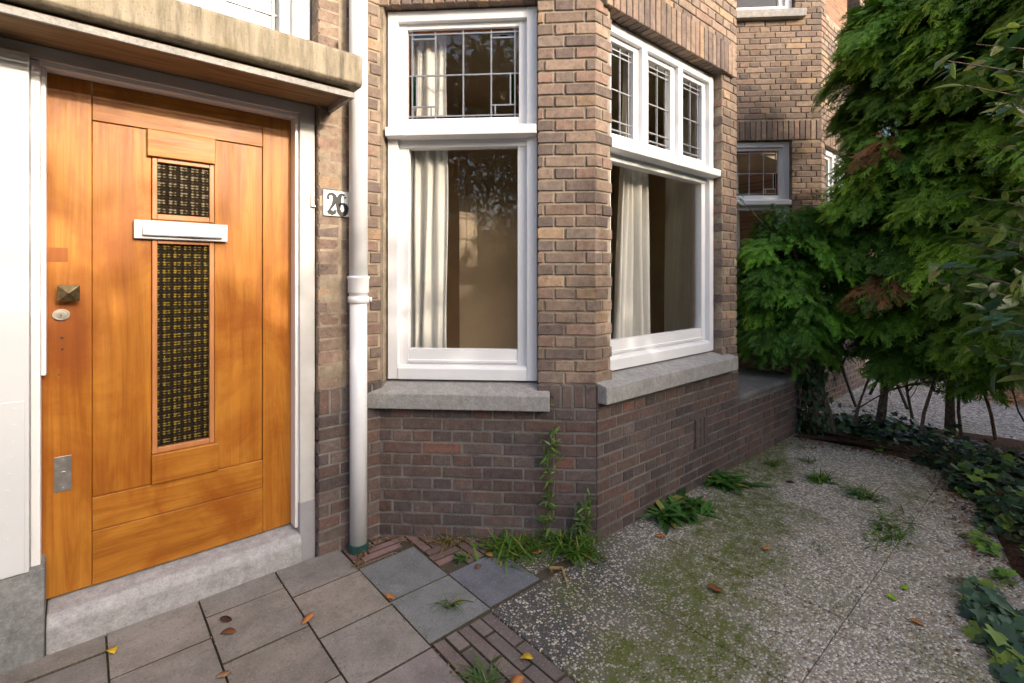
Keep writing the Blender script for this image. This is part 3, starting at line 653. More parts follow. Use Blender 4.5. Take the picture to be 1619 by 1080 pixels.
# concrete tiles
m = MB(); G = F2((0, 0), (1, 0), (0, 1))
def tile(x0, x1, y0, y1, col, dz=0, g=.0020):
    k = random.uniform(.92, 1.08); c = tuple(v*k for v in col); tl = [random.uniform(-.0025, .0025) for _ in range(4)]
    x0 += g*.8; x1 -= g*.8; y0 += g*1.35; y1 -= g*1.35; b = .004
    q = []
    for i, (x, y, sx, sy) in enumerate(((x0, y0, 1, 1), (x1, y0, -1, 1), (x1, y1, -1, -1), (x0, y1, 1, -1))):
        b = .002; z = .001 + dz + tl[i]; q += [(x + sx*b, y + sy*b, z), (x, y, z - .004), (x, y, -.03)]
    f = [(0, 3, 6, 9)]
    for i in range(4): kk = (i+1) % 4; f += [(i*3, i*3+1, kk*3+1, kk*3), (i*3+1, i*3+2, kk*3+2, kk*3+1)]
    m.add(q, f[:1], 'tile', c); m.add(q, f[1:], 'sand', c)
BR = (.265, .235, .205); BR2 = (.235, .212, .188); BL = (.175, .185, .185); BL2 = (.14, .145, .165)
for x0, x1, ys in ((-1.41, -1.13, 2.3), (-1.12, -.83, 2.15), (-.82, -.53, 2.3), (-.53, -.233, 2.15), (-.233, .068, 2.30), (.068, .366, 2.13), (.366, .664, 2.265), (.664, .962, 2.17)):
    y1 = 2.42
    y0 = ys
    while y0 > -1.3:
        tile(x0, x1, y0, y1, random.choice([BR, BR2, BR, (.225, .19, .175), (.26, .225, .19)])); y1 = y0; y0 -= .31
tile(.962, 1.252, 1.878, 2.19, (.165, .172, .17)); tile(.962, 1.252, 1.568, 1.878, (.195, .20, .195)); tile(1.252, 1.54, 1.575, 1.885, BL2)
tag(m.build('tile_paving'), kind='structure')
# clinker bricks: herringbone by the wall and a strip towards the street
m = MB()
def klk():
    return random.choice([(.22, .125, .115), (.19, .11, .10), (.25, .15, .14), (.17, .105, .10)])
def inreg(x, y):
    if x < .97 or x > 2.0: return False
    if x + y > 3.66 : return False
    if x < 1.252: return y > 2.19
    if x < 1.54: return y > 1.885
    return y > 1.885
tx = .052; L = .208
for i in range(-30, 60):
    for j in range(-8, 16):
        bx, by = .97 + i*tx + j*4*0, 1.9
        # herringbone: steps of one width
        ox = .9 + i*tx + j*L; oy = 1.7 + i*tx - j*L
        for (x0, y0, x1, y1) in ((ox, oy, ox+L, oy+tx), (ox, oy+tx, ox+tx, oy+tx+L)):
            cx, cy = (x0+x1)/2, (y0+y1)/2
            x0c, x1c, y0c, y1c = max(x0, .966), x1, y0, y1
            if not inreg(cx, cy): continue
            lim = 2.192 if cx < 1.252 else 1.888
            y0c = max(y0, lim)
            if x0 < 1.252 and y0c < 2.19: x0c = max(x0c, 1.255)
            if x1c - x0c < .02 or y1c - y0c < .02: continue
            tile(x0c, x1c, y0c, y1c, klk(), -.002, .003)
for k in range(5):
    x0 = .966 + k*.0555; y = 1.562 - (.10 if k % 2 else 0)
    if k % 2: tile(x0, x0+.055, y, 1.562, (.19, .155, .135), 0, .003)
    while y > -1.2: tile(x0, x0+.055, y-.208, y, random.choice([(.17, .13, .115), (.20, .155, .135), (.15, .12, .11)]), -.001, .003); y -= .208
tag(m.build('brick_paving'), kind='structure')
# exposed-aggregate slabs
m = MB()
def slab(x0, x1, y0, y1):
    tl = random.uniform(-.001, .001); x0 += .0012; x1 -= .0012; y0 += .0012; y1 -= .0012; b = .003
    q = []
    for (x, y, sx, sy) in ((x0, y0, 1, 1), (x1, y0, -1, 1), (x1, y1, -1, -1), (x0, y1, 1, -1)): q += [(x + sx*b, y + sy*b, tl), (x, y, tl - .005), (x, y, -.03)]
    f = [(0, 3, 6, 9)]
    for i in range(4): kk = (i+1) % 4; f += [(i*3, i*3+1, kk*3+1, kk*3), (i*3+1, i*3+2, kk*3+2, kk*3+1)]
    m.add(q, f, 'agg')
xs = [1.246, 1.76, 2.27, 2.78, 3.29, 3.80, 4.31, 4.82]
for i in range(len(xs)-1):
    y1 = 1.568 if i == 0 else 1.63
    for y0 in (1.12, .61, .10, -.41, -.92, -1.43): slab(xs[i], xs[i+1], y0, y1); y1 = y0
slab(1.544, 2.05, 1.632, 2.15)
tag(m.build('aggregate_paving'), kind='structure')
# soil bed below the hedge
poly = [(4.72, 1.60), (4.50, 1.62), (4.60, 1.35), (4.62, .95), (4.50, .62), (4.12, .44), (3.70, .31), (3.20, .20), (2.85, -.02), (2.5, -.2), (2.3, -1.6), (5.7, -1.6), (5.85, .4), (5.65, 1.2), (5.5, 1.9), (5.3, 2.55), (4.72, 2.45)]
m = MB(); cx, cy = 4.7, .5; vs = [(x, y, -.004) for x, y in poly]; k = len(poly)
for s_, zz in ((.93, .008), (.6, .04)): vs += [(cx+(x-cx)*s_ + random.uniform(-.03, .03), cy+(y-cy)*s_, zz) for x, y in poly]
vs.append((cx, cy, .05)); fs = []
for r_ in range(2): fs += [(r_*k+i, r_*k+(i+1) % k, (r_+1)*k+(i+1) % k, (r_+1)*k+i) for i in range(k)]
fs += [(2*k+i, 2*k+(i+1) % k, 3*k) for i in range(k)]
m.add(vs, fs, 'soil'); tag(m.build('soil_bed', smooth=True), kind='structure')
#@@SPLIT
# ================================================================ vegetation
def rotmats(d, up):
    """columns x(side), y(dir), z(normal) from direction arrays"""
    y = d/np.linalg.norm(d, axis=1, keepdims=True); x = np.cross(y, up); x /= np.linalg.norm(x, axis=1, keepdims=True)+1e-9; z = np.cross(x, y)
    return np.stack([x, y, z], axis=2)
def frond_proto(seed):
    """a flat cypress spray, unit length along +Y, side shoots in steps, each shoot with scale-like leaf blades"""
    r = random.Random(seed); V = []; Fq = []; tipf = []
    def blade(p, d, L, w, t):
        px, py = -d[1], d[0]; b = len(V)
        for (u, s_) in ((0, .5), (.5, 1), (1, 0.05), (.5, -1)):
            x, y = p[0]+d[0]*L*u+px*w*s_, p[1]+d[1]*L*u+py*w*s_
            V.append((x, y, -.30*y*y - .35*x*x + (.012 if s_ < 0 and u == .5 else 0) + r.uniform(-.012, .012))); tipf.append(t*.6 + .4*u)
        Fq.append((b, b+1, b+2, b+3))
    for i in range(2): blade((0, i*.45), (0, 1), .56, .022, i/2)
    n = 7
    for i in range(n):
        y = .03 + .86*i/n; L = (.30*(1 - y)**.6 + .08)*r.uniform(.6, 1.3)
        for sd in (-1, 1):
            a = R(r.uniform(20, 38))*sd; d = (sin(a), cos(a)); yy = y + (.06 if sd > 0 else 0)
            blade((0, yy), d, L, .021, .4)
            for k in ((.25, .6) if L > .2 else (.4,)):
                p = (d[0]*L*k, yy + d[1]*L*k); s2 = r.choice((-1, 1))
                a2 = a + s2*R(r.uniform(18, 36)); blade(p, (sin(a2), cos(a2)), .14*r.uniform(.8, 1.5), .018, .4 + .5*k)
    return np.array(V), np.array(Fq), np.array(tipf)
PROTO = [frond_proto(i) for i in range(5)]
def scatter(name, protos, P, D, U, S_, C, mat, parent=None, tip=None):
    """place flat protos at P along D with normal hint U, size S_, colour C"""
    vs, fs, cs, off = [], [], [], 0; idx = RNG.integers(0, len(protos), len(P)); Rm = rotmats(D, U)
    for k, pr in enumerate(protos):
        sel = np.where(idx == k)[0]
        if not len(sel): continue
        v, f, tf = pr; q = np.einsum('nij,vj->nvi', Rm[sel]*S_[sel][:, None, None], v) + P[sel][:, None, :]
        cc = C[sel][:, None, :]*np.ones((1, len(v), 1))
        if tip is not None: cc = cc*(1 + (tf[None, :, None])*(np.array(tip)-1)[None, None, :])
        vs.append(q.reshape(-1, 3)); cs.append(cc.reshape(-1, 3))
        fs.append((f[None] + (off + np.arange(len(sel))*len(v))[:, None, None]).reshape(-1, f.shape[1])); off += len(sel)*len(v)
    return npmesh(name, np.concatenate(vs), fs, np.concatenate(cs), mat, parent)
def unit(v): return v/(np.linalg.norm(v, axis=-1, keepdims=True)+1e-9)
def trunk_mesh(base, top, r0, r1, limbs, crown, seed, mb=None, kink=.03):
    rg = random.Random(seed); m = mb or MB(); n = 9; pts = []; 
    for i in range(n+1):
        t_ = i/n; pts.append((base[0]+(top[0]-base[0])*t_ + rg.uniform(-kink, kink)*(0 < i), base[1]+(top[1]-base[1])*t_ + rg.uniform(-kink, kink)*(0 < i), base[2]+(top[2]-base[2])*t_))
    m.tube(pts, [r0*(1.35 if i == 0 else 1) + (r1-r0)*i/n for i in range(n+1)], 'bark', 9)
    for _ in range(limbs):
        t_ = rg.uniform(.10, .6); i = int(t_*n); p = Vector(pts[i]); q = Vector((crown[0][0]+rg.uniform(-1, 1)*crown[1][0]*.8, crown[0][1]+rg.uniform(-1, 1)*crown[1][1]*.8, p.z + rg.uniform(.15, .6)))
        mid = (p+q)/2 + Vector((rg.uniform(-.05, .05), rg.uniform(-.05, .05), -.03)); rr = r0*.36*(1-t_*.5)
        m.tube([p, (p+mid)/2 + Vector((0, 0, .01)), mid, (mid+q)/2 + Vector((rg.uniform(-.03, .03), 0, .02)), q], [rr, rr*.85, rr*.7, rr*.5, rr*.25], 'bark', 6, cap=False)
        for _ in range(3):
            q2 = mid + Vector((rg.uniform(-.25, .25), rg.uniform(-.25, .25), rg.uniform(.05, .3))); m.tube([mid, (mid+q2)/2+Vector((.01, .02, -.01)), q2], [rr*.4, rr*.3, rr*.12], 'bark', 5, cap=False)
    return m
def conifer(base, cen, rad, n, label, seed, hue=(1, 1, 1), top=None, size=(.10, .19), zmin=.5, brown=.0, taper=.15, group='conifers of the hedge', low=(0, 0)):
    global RNG
    rg = np.random.default_rng(seed); e = tag(empty('conifer_tree', base), label, 'tree', group)
    cen = np.array(cen); rad = np.array(rad)
    # plumes: flat drooping branches from the stem to the shell, each carrying sprays along its outer part
    nc = int(90*rad[0]*rad[2]/.9) + 60; th = rg.uniform(0, 2*pi, nc); zz = rg.uniform(-1, 1, nc); rr = np.sqrt(1 - np.abs(zz)**3)*(1 - taper*(zz*.5+.5)); k = rg.uniform(.74, 1.10, nc)
    tip = np.stack([np.cos(th)*rr*k, np.sin(th)*rr*k, zz], 1)*rad + cen
    ci = rg.integers(0, nc, n); tt = rg.uniform(.30, 1.0, n)**.75; E_ = tip[ci]; rootp = np.stack([cen[0] + 0*tt, cen[1] + 0*tt, E_[:, 2] - .05], 1)
    ax = unit((E_ - rootp)*np.array([1, 1, 0])); sd_ = np.stack([-ax[:, 1], ax[:, 0], 0*tt], 1)
    lat = rg.normal(0, 1, n)*(.030 + .12*(1.05 - tt))*rg.uniform(.5, 1.3, nc)[ci]
    P = rootp + (E_ - rootp)*tt[:, None] + sd_*lat[:, None] + rg.normal(0, .018, (n, 3)); P[:, 2] += .10*np.sin(tt*pi) - .13*tt**3 + rg.normal(0, .02, n)
    roll = rg.normal(0, .35, nc)[ci][:, None]
    out = ax; q = (P - cen)/rad
    D = ax*.9 + sd_*(np.sign(lat)*rg.uniform(.1, 1.0, n))[:, None] + np.array([0, 0, 1])*(.35 - .95*tt + rg.normal(0, .18, n))[:, None]
    U = np.array([0, 0, 1.])[None] + ax*rg.uniform(.3, 1.3, (n, 1)) + sd_*roll + rg.normal(0, .22, (n, 3))
    keep = (P[:, 2] > zmin + .35*rg.uniform(0, 1, nc)[ci]) | ((rg.uniform(0, 1, nc)[ci] < .35) & (P[:, 2] > .42) & (rg.uniform(0, 1, n) < .5)); S_ = rg.uniform(size[0], size[1], n)
    cv = rg.uniform(.6, 1.25, nc)[ci][:, None]; fresh_lit = rg.uniform(.1, 1, nc)[ci][:, None] * rg.uniform(.5, 1, (n, 1)) * np.clip(tt*1.6 - .55, 0, 1)[:, None]  # outer sprays lighter: fresh growth plus highlights put into the colour
    C = np.array([[.075, .165, .028]])*cv*(1-fresh_lit) + np.array([[.28, .46, .060]])*cv*fresh_lit
    C = C*np.array(hue)
    br = rg.uniform(0, 1, nc)[ci] < brown
    br &= (np.abs(q[:, 2] + .2) < .55); br &= (tt > .72) & (rg.uniform(0, 1, n) < .8); C[br] = np.array([.24, .115, .045])*rg.uniform(.5, 1.3, (br.sum(), 1))
    RNG = rg
    b = np.array(base); o = scatter('crown', PROTO, (P-b)[keep], D[keep], U[keep], S_[keep], C[keep], 'needle', e, (1.5, 1.5, 1.1))  # blade tips lightened as well, lit tips put into the colour
    top = top or (cen[0], cen[1], cen[2]+rad[2]*.8)
    m = trunk_mesh((0, 0, -.03), (top[0]-b[0], top[1]-b[1], top[2]), .031, .010, 18, ((cen[0]-b[0], cen[1]-b[1], 0), rad), seed)
    m.build('trunk', e, 0, True)
    return e
conifer((4.90, 1.42, 0), (4.88, 1.72, 1.24), (.62, .60, .64), 12000, 'dark low conifer nearest the house wall, its crown touching the brick bay', 11, hue=(.80, .93, .85), size=(.08, .15), zmin=.62, taper=.2)
conifer((5.16, 1.14, 0), (5.24, 1.0, 2.25), (.70, .60, 1.62), 21000, 'tall conifer with brown patches, second from the house wall', 12, hue=(1.0, 1, 1), brown=.07, zmin=.72)
conifer((5.41, .71, 0), (5.22, .50, 2.30), (.78, .62, 1.70), 21000, 'tall conifer with a bare forked trunk, third from the house wall', 13, hue=(1.1, 1.0, .9), zmin=.68, brown=.03)
conifer((5.2, .10, 0), (5.0, -.05, 2.30), (.86, .62, 1.80), 16000, 'tall conifer at the right edge of the photo behind the broad leaved shrub', 14, hue=(.95, .95, 1.0), zmin=.7)
# an extra slim twin stem by the wall and the thin saplings
def sapling(base, h, label, seed, n=60, spread=.35, zlo=.35, r=.014, col=(.05, .085, .02)):
    e = tag(empty('sapling', base), label, 'sapling', 'thin stems under the hedge'); rg = random.Random(seed)
    m = MB(); tips = []
    def grow(p, d, L, r_, dep):
        pts = [p]; q = p.copy(); n_ = 4
        for i in range(n_): d = (d + Vector((rg.uniform(-.16, .16), rg.uniform(-.16, .16), rg.uniform(-.05, .12)))).normalized(); q = q + d*L/n_; pts.append(q.copy())
        m.tube(pts, [r_*(1-.12*i) for i in range(n_+1)], 'bark', 6, cap=False); tips.append((q, d))
        if dep: 
            for _ in range(3): k = rg.randint(1, n_); a = rg.uniform(0, 6.28); grow(pts[k].copy(), (d*.7+Vector((cos(a), sin(a), .3))*.8).normalized(), L*rg.uniform(.45, .7), r_*.5, dep-1)
    grow(Vector((0, 0, -.02)), Vector((0, 0, 1)), h, r, 2); m.build('stem', e, 0, True)
    P = []; D = []
    for q, d in tips:
        for _ in range(max(1, n//len(tips))):
            if q.z > zlo: P.append(q + Vector([rg.uniform(-.07, .07) for _ in range(3)])); D.append(d + Vector([rg.uniform(-.8, .8) for _ in range(3)]))
    if P:
        P = np.array(P); D = np.array(D); U = np.tile([0, 0, 1.], (len(P), 1)) + np.random.default_rng(seed).normal(0, .3, (len(P), 3))
        C = np.tile(col, (len(P), 1))*np.random.default_rng(seed+1).uniform(.6, 1.3, (len(P), 1)); scatter('foliage', PROTO, P, D, U, np.full(len(P), .10), C, 'needle', e)
    return e
sapling((4.86, 1.55, 0), 1.3, 'pair stem close to the low wall under the dark conifer', 21, r=.024, n=200, zlo=.2)
sapling((5.05, 1.30, 0), .9, 'short thin stem between the first two conifer trunks', 22, n=200, zlo=.2, col=(.03, .06, .02))
sapling((5.35, .93, 0), .75, 'thin leafy stem between the second and third conifer trunks', 23, col=(.10, .15, .03), n=120)
sapling((5.47, .64, 0), 1.0, 'slanting stem rising right beside the forked conifer trunk', 24, n=240, col=(.03, .055, .02))
sapling((5.6, .45, 0), 1.0, 'dark twiggy stem right of the forked conifer trunk', 25, n=260, col=(.03, .055, .02))

sapling((5.05, .85, 0), 1.1, 'twiggy dark stem in front of the gap between the second and third trunks', 26, n=260, col=(.025, .05, .018), spread=.5)
sapling((5.25, .25, 0), 1.1, 'twiggy stem at the right edge before the fourth trunk', 27, n=260, col=(.03, .06, .02))
# broad leaf proto: folded pointed leaf with drooping tip, unit length along +Y
def leaf_proto(wid=.2, fold=.3, droop=.35, rows=6, point=1.0):
    V, Fq, tf = [], [], []
    for i in range(rows+1):
        y = i/rows; w_ = wid*(sin(pi*min(1, y*.93+.04))**.85)*(1-.25*y*point) if 0 < i < rows else wid*.04
        z = -droop*y*y
        for s_ in (-1, 0, 1): V.append((s_*w_, y, z + abs(s_)*w_*fold)); tf.append(abs(s_))
    for i in range(rows):
        for k in (0, 1): b = i*3+k; Fq.append((b, b+1, b+4, b+3))
    return np.array(V), np.array(Fq), np.array(tf)
LEAF = [leaf_proto(.21, .35, .25), leaf_proto(.24, .2, .45), leaf_proto(.19, .5, .1)]
def shrub():
    rg = random.Random(5); e = tag(empty('broadleaf_shrub', (3.55, -.72, 0)), 'broad leaved shrub with long drooping leaves reaching in at the right edge', 'shrub')
    m = MB(); P, D, C = [], [], []
    base = Vector((3.55, -.72, 0)); m.tube([(0, 0, -.05), (.02, .03, .6), (-.02, .02, 1.3), (.0, .05, 2.2)], [.035, .03, .025, .012], 'bark', 8)
    targets = []
    # branch ends, metres: (x, y, z)
    for (x, y, z) in [(2.91, 0.39, 2.31), (2.83, 0.32, 2.16), (3.14, 0.32, 2.43), (3.1, 0.22, 2.47), (3.08, 0.24, 2.13), (3.17, 0.29, 1.96), (3.24, 0.36, 1.74), (3.12, 0.2, 1.74), (3.2, 0.4, 1.52), (3.14, 0.32, 1.61), (3.1, 0.22, 1.51), (3.15, 0.44, 1.31), (3.11, 0.35, 1.37), (3.04, 0.28, 1.29), (2.98, 0.19, 1.32), (3.06, 0.26, 1.17), (2.98, 0.19, 1.07), (3.31, 0.3, 0.97), (3.12, 0.2, 0.92), (3.29, 0.19, 2.05), (3.26, 0.48, 1.4), (3.0, 0.17, 2.2)]:
        end = Vector((x, y, z)) - base; st_ = Vector((0, 0, max(.4, z - .75))); mid = (st_+end)/2 + Vector((rg.uniform(-.08, .08), rg.uniform(-.05, .05), .12))
        pts = [st_, (st_+mid)/2, mid, (mid+end)/2+Vector((0, 0, .03)), end]; m.tube(pts, [.009, .007, .005, .0035, .002], 'bark', 6, cap=False)
        for i in range(26):
            t_ = rg.uniform(.55, 1.0); k = t_*4; i0 = min(3, int(k)); p = pts[i0].lerp(pts[i0+1], k-i0); dr = (pts[i0+1]-pts[i0]).normalized()
            P.append(p + Vector([rg.uniform(-.05, .05) for _ in range(3)])); D.append(dr*.7 + Vector((rg.uniform(-1, 1), rg.uniform(-1, 1), rg.uniform(-.9, .25))))
            C.append(random.choice([(.085, .125, .028), (.11, .145, .035), (.05, .09, .03), (.045, .095, .06), (.15, .17, .05)]))
    m.build('stem', e, 0, True); P = np.array(P); D = np.array(D); n = len(P); r2 = np.random.default_rng(3)
    scatter('foliage', LEAF, P, D, np.tile([0, 0, 1.], (n, 1)) + r2.normal(0, .5, (n, 3)), r2.uniform(.07, .13, n), np.array(C)*1.15*r2.uniform(.7, 1.3, (n, 1)), 'leaf', e, (1.2, 1.2, 1.1))
shrub()
# ivy
def ivy_proto():
    a = [(0, 0), (.30, -.12), (.52, .12), (.34, .36), (.62, .62), (.28, .62), (0, 1.0), (-.28, .62), (-.62, .62), (-.34, .36), (-.52, .12), (-.30, -.12)]
    V = [(x*.9, y, .10*abs(x) - .12*y*y) for x, y in a] + [(0, .38, -.03)]; Fq = [(i, (i+1) % 12, 12) for i in range(12)]
    return np.array(V), np.array(Fq), np.array([.5]*12+[0])
IVY = [ivy_proto()]
def ivy(name, label, spots, n, seed, size=(.035, .07), cols=None, mat='ivy', zz=.05, kind='stuff', group=None):
    rg = np.random.default_rng(seed); P = []
    w_ = np.array([s[2]*s[3] for s in spots]); w_ = w_/w_.sum(); k = rg.choice(len(spots), n, p=w_)
    for i in k:
        s = spots[i]; a = rg.uniform(0, 2*pi); r_ = np.sqrt(rg.uniform(0, 1)); P.append((s[0]+cos(a)*r_*s[2], s[1]+sin(a)*r_*s[3], .012 + abs(rg.normal(0, 1))*zz*(1.2-r_)))
    P = np.array(P); D = np.stack([rg.normal(0, 1, n), rg.normal(0, 1, n), rg.uniform(-.5, .1, n)], 1); U = np.stack([rg.normal(-.15, .4, n), rg.normal(-.15, .4, n), np.ones(n)], 1)
    base = np.array(cols or [(.020, .042, .020), (.030, .065, .028), (.040, .075, .026), (.018, .034, .018), (.10, .16, .025)]); C = base[rg.integers(0, len(base), n)]*rg.uniform(.7, 1.3, (n, 1))
    return tag(scatter(name, IVY, P, D, U, rg.uniform(size[0], size[1], n), C, mat, None, (1.1, 1.15, 1.1)), label, 'ivy', group, kind)
ivy('ivy_ground_cover', 'dark ivy covering the soil along the foot of the hedge', [(4.92, 1.05, .30, .30), (4.90, .60, .42, .3), (4.45, .33, .5, .24), (3.95, .12, .5, .24), (3.45, -.08, .5, .26), (4.35, .46, .28, .12), (3.85, .29, .32, .09), (4.8, .0, .7, .45), (3.0, -.28, .4, .25), (5.15, 1.1, .35, .5), (4.5, -.55, 1.1, .5)], 7000, 31, size=(.025, .075), zz=.085)
ivy('ivy_patch', 'patch of larger ivy leaves on the aggregate slabs at the lower right corner', [(2.66, .20, .20, .10), (2.50, .12, .18, .10), (2.30, .02, .26, .10), (2.84, .28, .14, .05)], 250, 32, size=(.03, .09), zz=.03, kind=None,
    cols=[(.04, .085, .045), (.05, .10, .05), (.06, .11, .045), (.035, .07, .045), (.14, .20, .03), (.05, .09, .05)])
ivy('ivy_sprig', 'small yellow green ivy sprig at the bed edge on the right, below the dark ivy', [(3.40, .33, .11, .07)], 32, 33, size=(.03, .05), zz=.03, kind=None, cols=[(.16, .26, .03), (.12, .22, .03), (.08, .15, .03)])
ivy('ivy_sprig', 'ivy sprig between the larger ivy patch and the bed edge', [(3.10, .22, .07, .05)], 16, 34, size=(.03, .05), zz=.03, kind=None, cols=[(.12, .22, .03), (.08, .15, .03)])
# climbing ivy at the end of the low wall
rg = np.random.default_rng(8); n = 260; P = np.stack([4.72 + rg.uniform(-.12, .14, n), 1.52 + rg.normal(0, .08, n), rg.uniform(.02, .62, n)], 1)
tag(scatter('ivy_climber', IVY, P, np.stack([rg.normal(0, .5, n), -np.ones(n)*.3, -np.ones(n)], 1), np.stack([-.3*np.ones(n), -np.ones(n), rg.normal(0, .5, n)], 1), rg.uniform(.03, .06, n), np.array([(.02, .05, .02)])*rg.uniform(.6, 2.2, (n, 1)), 'ivy'), 'ivy climbing the end of the low brick wall', 'ivy')
# grass and weeds
def blade_proto(w_=.035, droop=.55):
    V, Fq, tf = [], [], []; rows = 5
    for i in range(rows+1):
        y = i/rows; ww = w_*(1-y**1.6)+.002; V += [(-ww, y*.95, -droop*y**2.2), (ww, y*.95, -droop*y**2.2)]; tf += [y, y]
        if i < rows: b = i*2; Fq.append((b, b+1, b+3, b+2))
    return np.array(V), np.array(Fq), np.array(tf)
BLADE = [blade_proto(.03, .4), blade_proto(.045, .8), blade_proto(.025, .15)]
WEED = [leaf_proto(.13, .3, .5, 5), leaf_proto(.16, .2, .7, 5)]
def weed(x, y, h, n, label, seed, kind='grass', spread=.03, col=(.07, .15, .02), lie=.6, cat='weed', wide=None):
    rg = np.random.default_rng(seed); sx, sy = wide or (spread, spread)
    P = np.stack([x + rg.normal(0, sx, n), y + rg.normal(0, sy, n), np.zeros(n)], 1); a = rg.uniform(0, 2*pi, n); el = rg.uniform(1-lie, 1.3, n)
    D = np.stack([np.cos(a), np.sin(a), el], 1); U = np.stack([-np.cos(a), -np.sin(a), np.ones(n)*.8], 1)
    C = np.array(col)*rg.uniform(.55, 1.5, (n, 1)); yl = rg.uniform(0, 1, n) < .08; C[yl] = np.array([.25, .22, .06])
    o = scatter('weed', BLADE if kind == 'grass' else WEED, P - np.array([x, y, 0]), D, U, rg.uniform(.5, 1.1, n)*h, C, 'grass', None, (1.2, 1.2, 1)); o.location = (x, y, 0)
    return tag(o, label, cat, 'weeds growing in the paving')
GR = (.075, .15, .02); DG = (.04, .10, .018)
weed(1.62, 1.84, .15, 230, 'spreading grass tuft at the foot of the bay corner, over the blue grey tile', 1, spread=.075, col=GR, wide=(.075, .055))
weed(1.83, 1.66, .19, 190, 'grass tuft right at the outer bay corner on the aggregate', 2, spread=.045, col=GR)
weed(2.62, 1.53, .17, 110, 'bushy broad leaved weed against the front bay wall', 3, 'broad', .06, (.05, .13, .025), .9)
weed(2.46, 1.52, .15, 50, 'smaller leafy weed left of the bushy one by the bay wall', 33, 'broad', .03, (.05, .12, .025), .5)
weed(3.15, 1.53, .15, 80, 'leafy green weed against the wall below the right end of the stone sill', 4, 'broad', .05, (.05, .14, .02), .9)
weed(3.74, 1.45, .10, 45, 'small grass tuft near the end of the base wall', 5, spread=.02, col=GR)
weed(3.68, 1.13, .14, 90, 'starry grass tuft in the slab joint behind the three on the right', 6, spread=.03, col=GR, lie=.85)
weed(3.62, .88, .13, 100, 'low green tuft nearest the ivy bed', 7, spread=.045, col=DG, lie=.85)
weed(3.22, .66, .13, 130, 'long sprawling grass tuft on the pale slabs', 8, col=GR, lie=.95, wide=(.12, .04))
weed(2.75, .86, .05, 30, 'tiny weed in the middle of the mossy slabs', 9, col=GR)
weed(4.0, 1.32, .09, 40, 'faint grass tuft beside the soil bed', 10, spread=.04, col=(.08, .12, .03), lie=.9)
weed(1.14, 1.70, .10, 22, 'thin sprig in the blue grey tile above the brick strip', 12, spread=.012, col=(.08, .13, .04))
weed(1.37, 1.94, .045, 26, 'small round leaved weed at the point of the herringbone bricks', 13, 'broad', .012, (.05, .14, .03), .9)
weed(1.00, 1.30, .10, 60, 'grass tuft on the brick strip at the bottom edge', 14, spread=.025, col=(.06, .11, .03))
weed(1.42, 2.12, .11, 50, 'brownish dry grass clump in front of the bay side wall', 15, spread=.03, col=(.16, .13, .04), lie=.8)
def climber(x, y, z0, z1, n, label, seed, col=(.09, .15, .03), wd=.05, par=FB, s=.3):
    rg = np.random.default_rng(seed); m = MB(); e = tag(empty('climbing_weed', (x, y, 0)), label, 'weed', 'weeds growing in the paving')
    P, D = [], []
    for k in range(4):
        x0 = rg.normal(0, wd*.5); pts = []
        for i in range(9):
            v = i/8; pts.append((x0*S*(-1) + (.02*sin(v*5+k)) * -S, x0*S + (.02*sin(v*5+k))*S, z0+(z1-z0)*v*(1-.12*k)))
        m.tube(pts, [.0016]*9, 'grass', 5, (.10, .12, .04), cap=False)
        for _ in range(n//4):
            v = rg.uniform(0, 1)**1.2; i0 = min(7, int(v*8)); p = np.array(pts[i0])*(1-(v*8-i0)) + np.array(pts[i0+1])*(v*8-i0); P.append(p); D.append((-S*rg.normal(0, 1) - .35, S*rg.normal(0, 1) - .35, rg.uniform(-.2, 1.1)))
    m.build('stem', e); P = np.array(P); D = np.array(D); k = len(P)
    scatter('foliage', WEED + BLADE[:1], P, D, np.stack([-np.ones(k), -np.ones(k), rg.normal(1, .5, k)], 1), rg.uniform(.02, .055, k), np.array(col)*rg.uniform(.5, 1.5, (k, 1)), 'grass', e, (1.1, 1.2, 1))
climber(1.755, 1.775, 0, .74, 150, 'tall thin weed climbing the brick corner up to the stone sill', 41)
climber(1.90, 1.63, 0, .30, 110, 'shorter weed climbing right at the bay corner', 42)
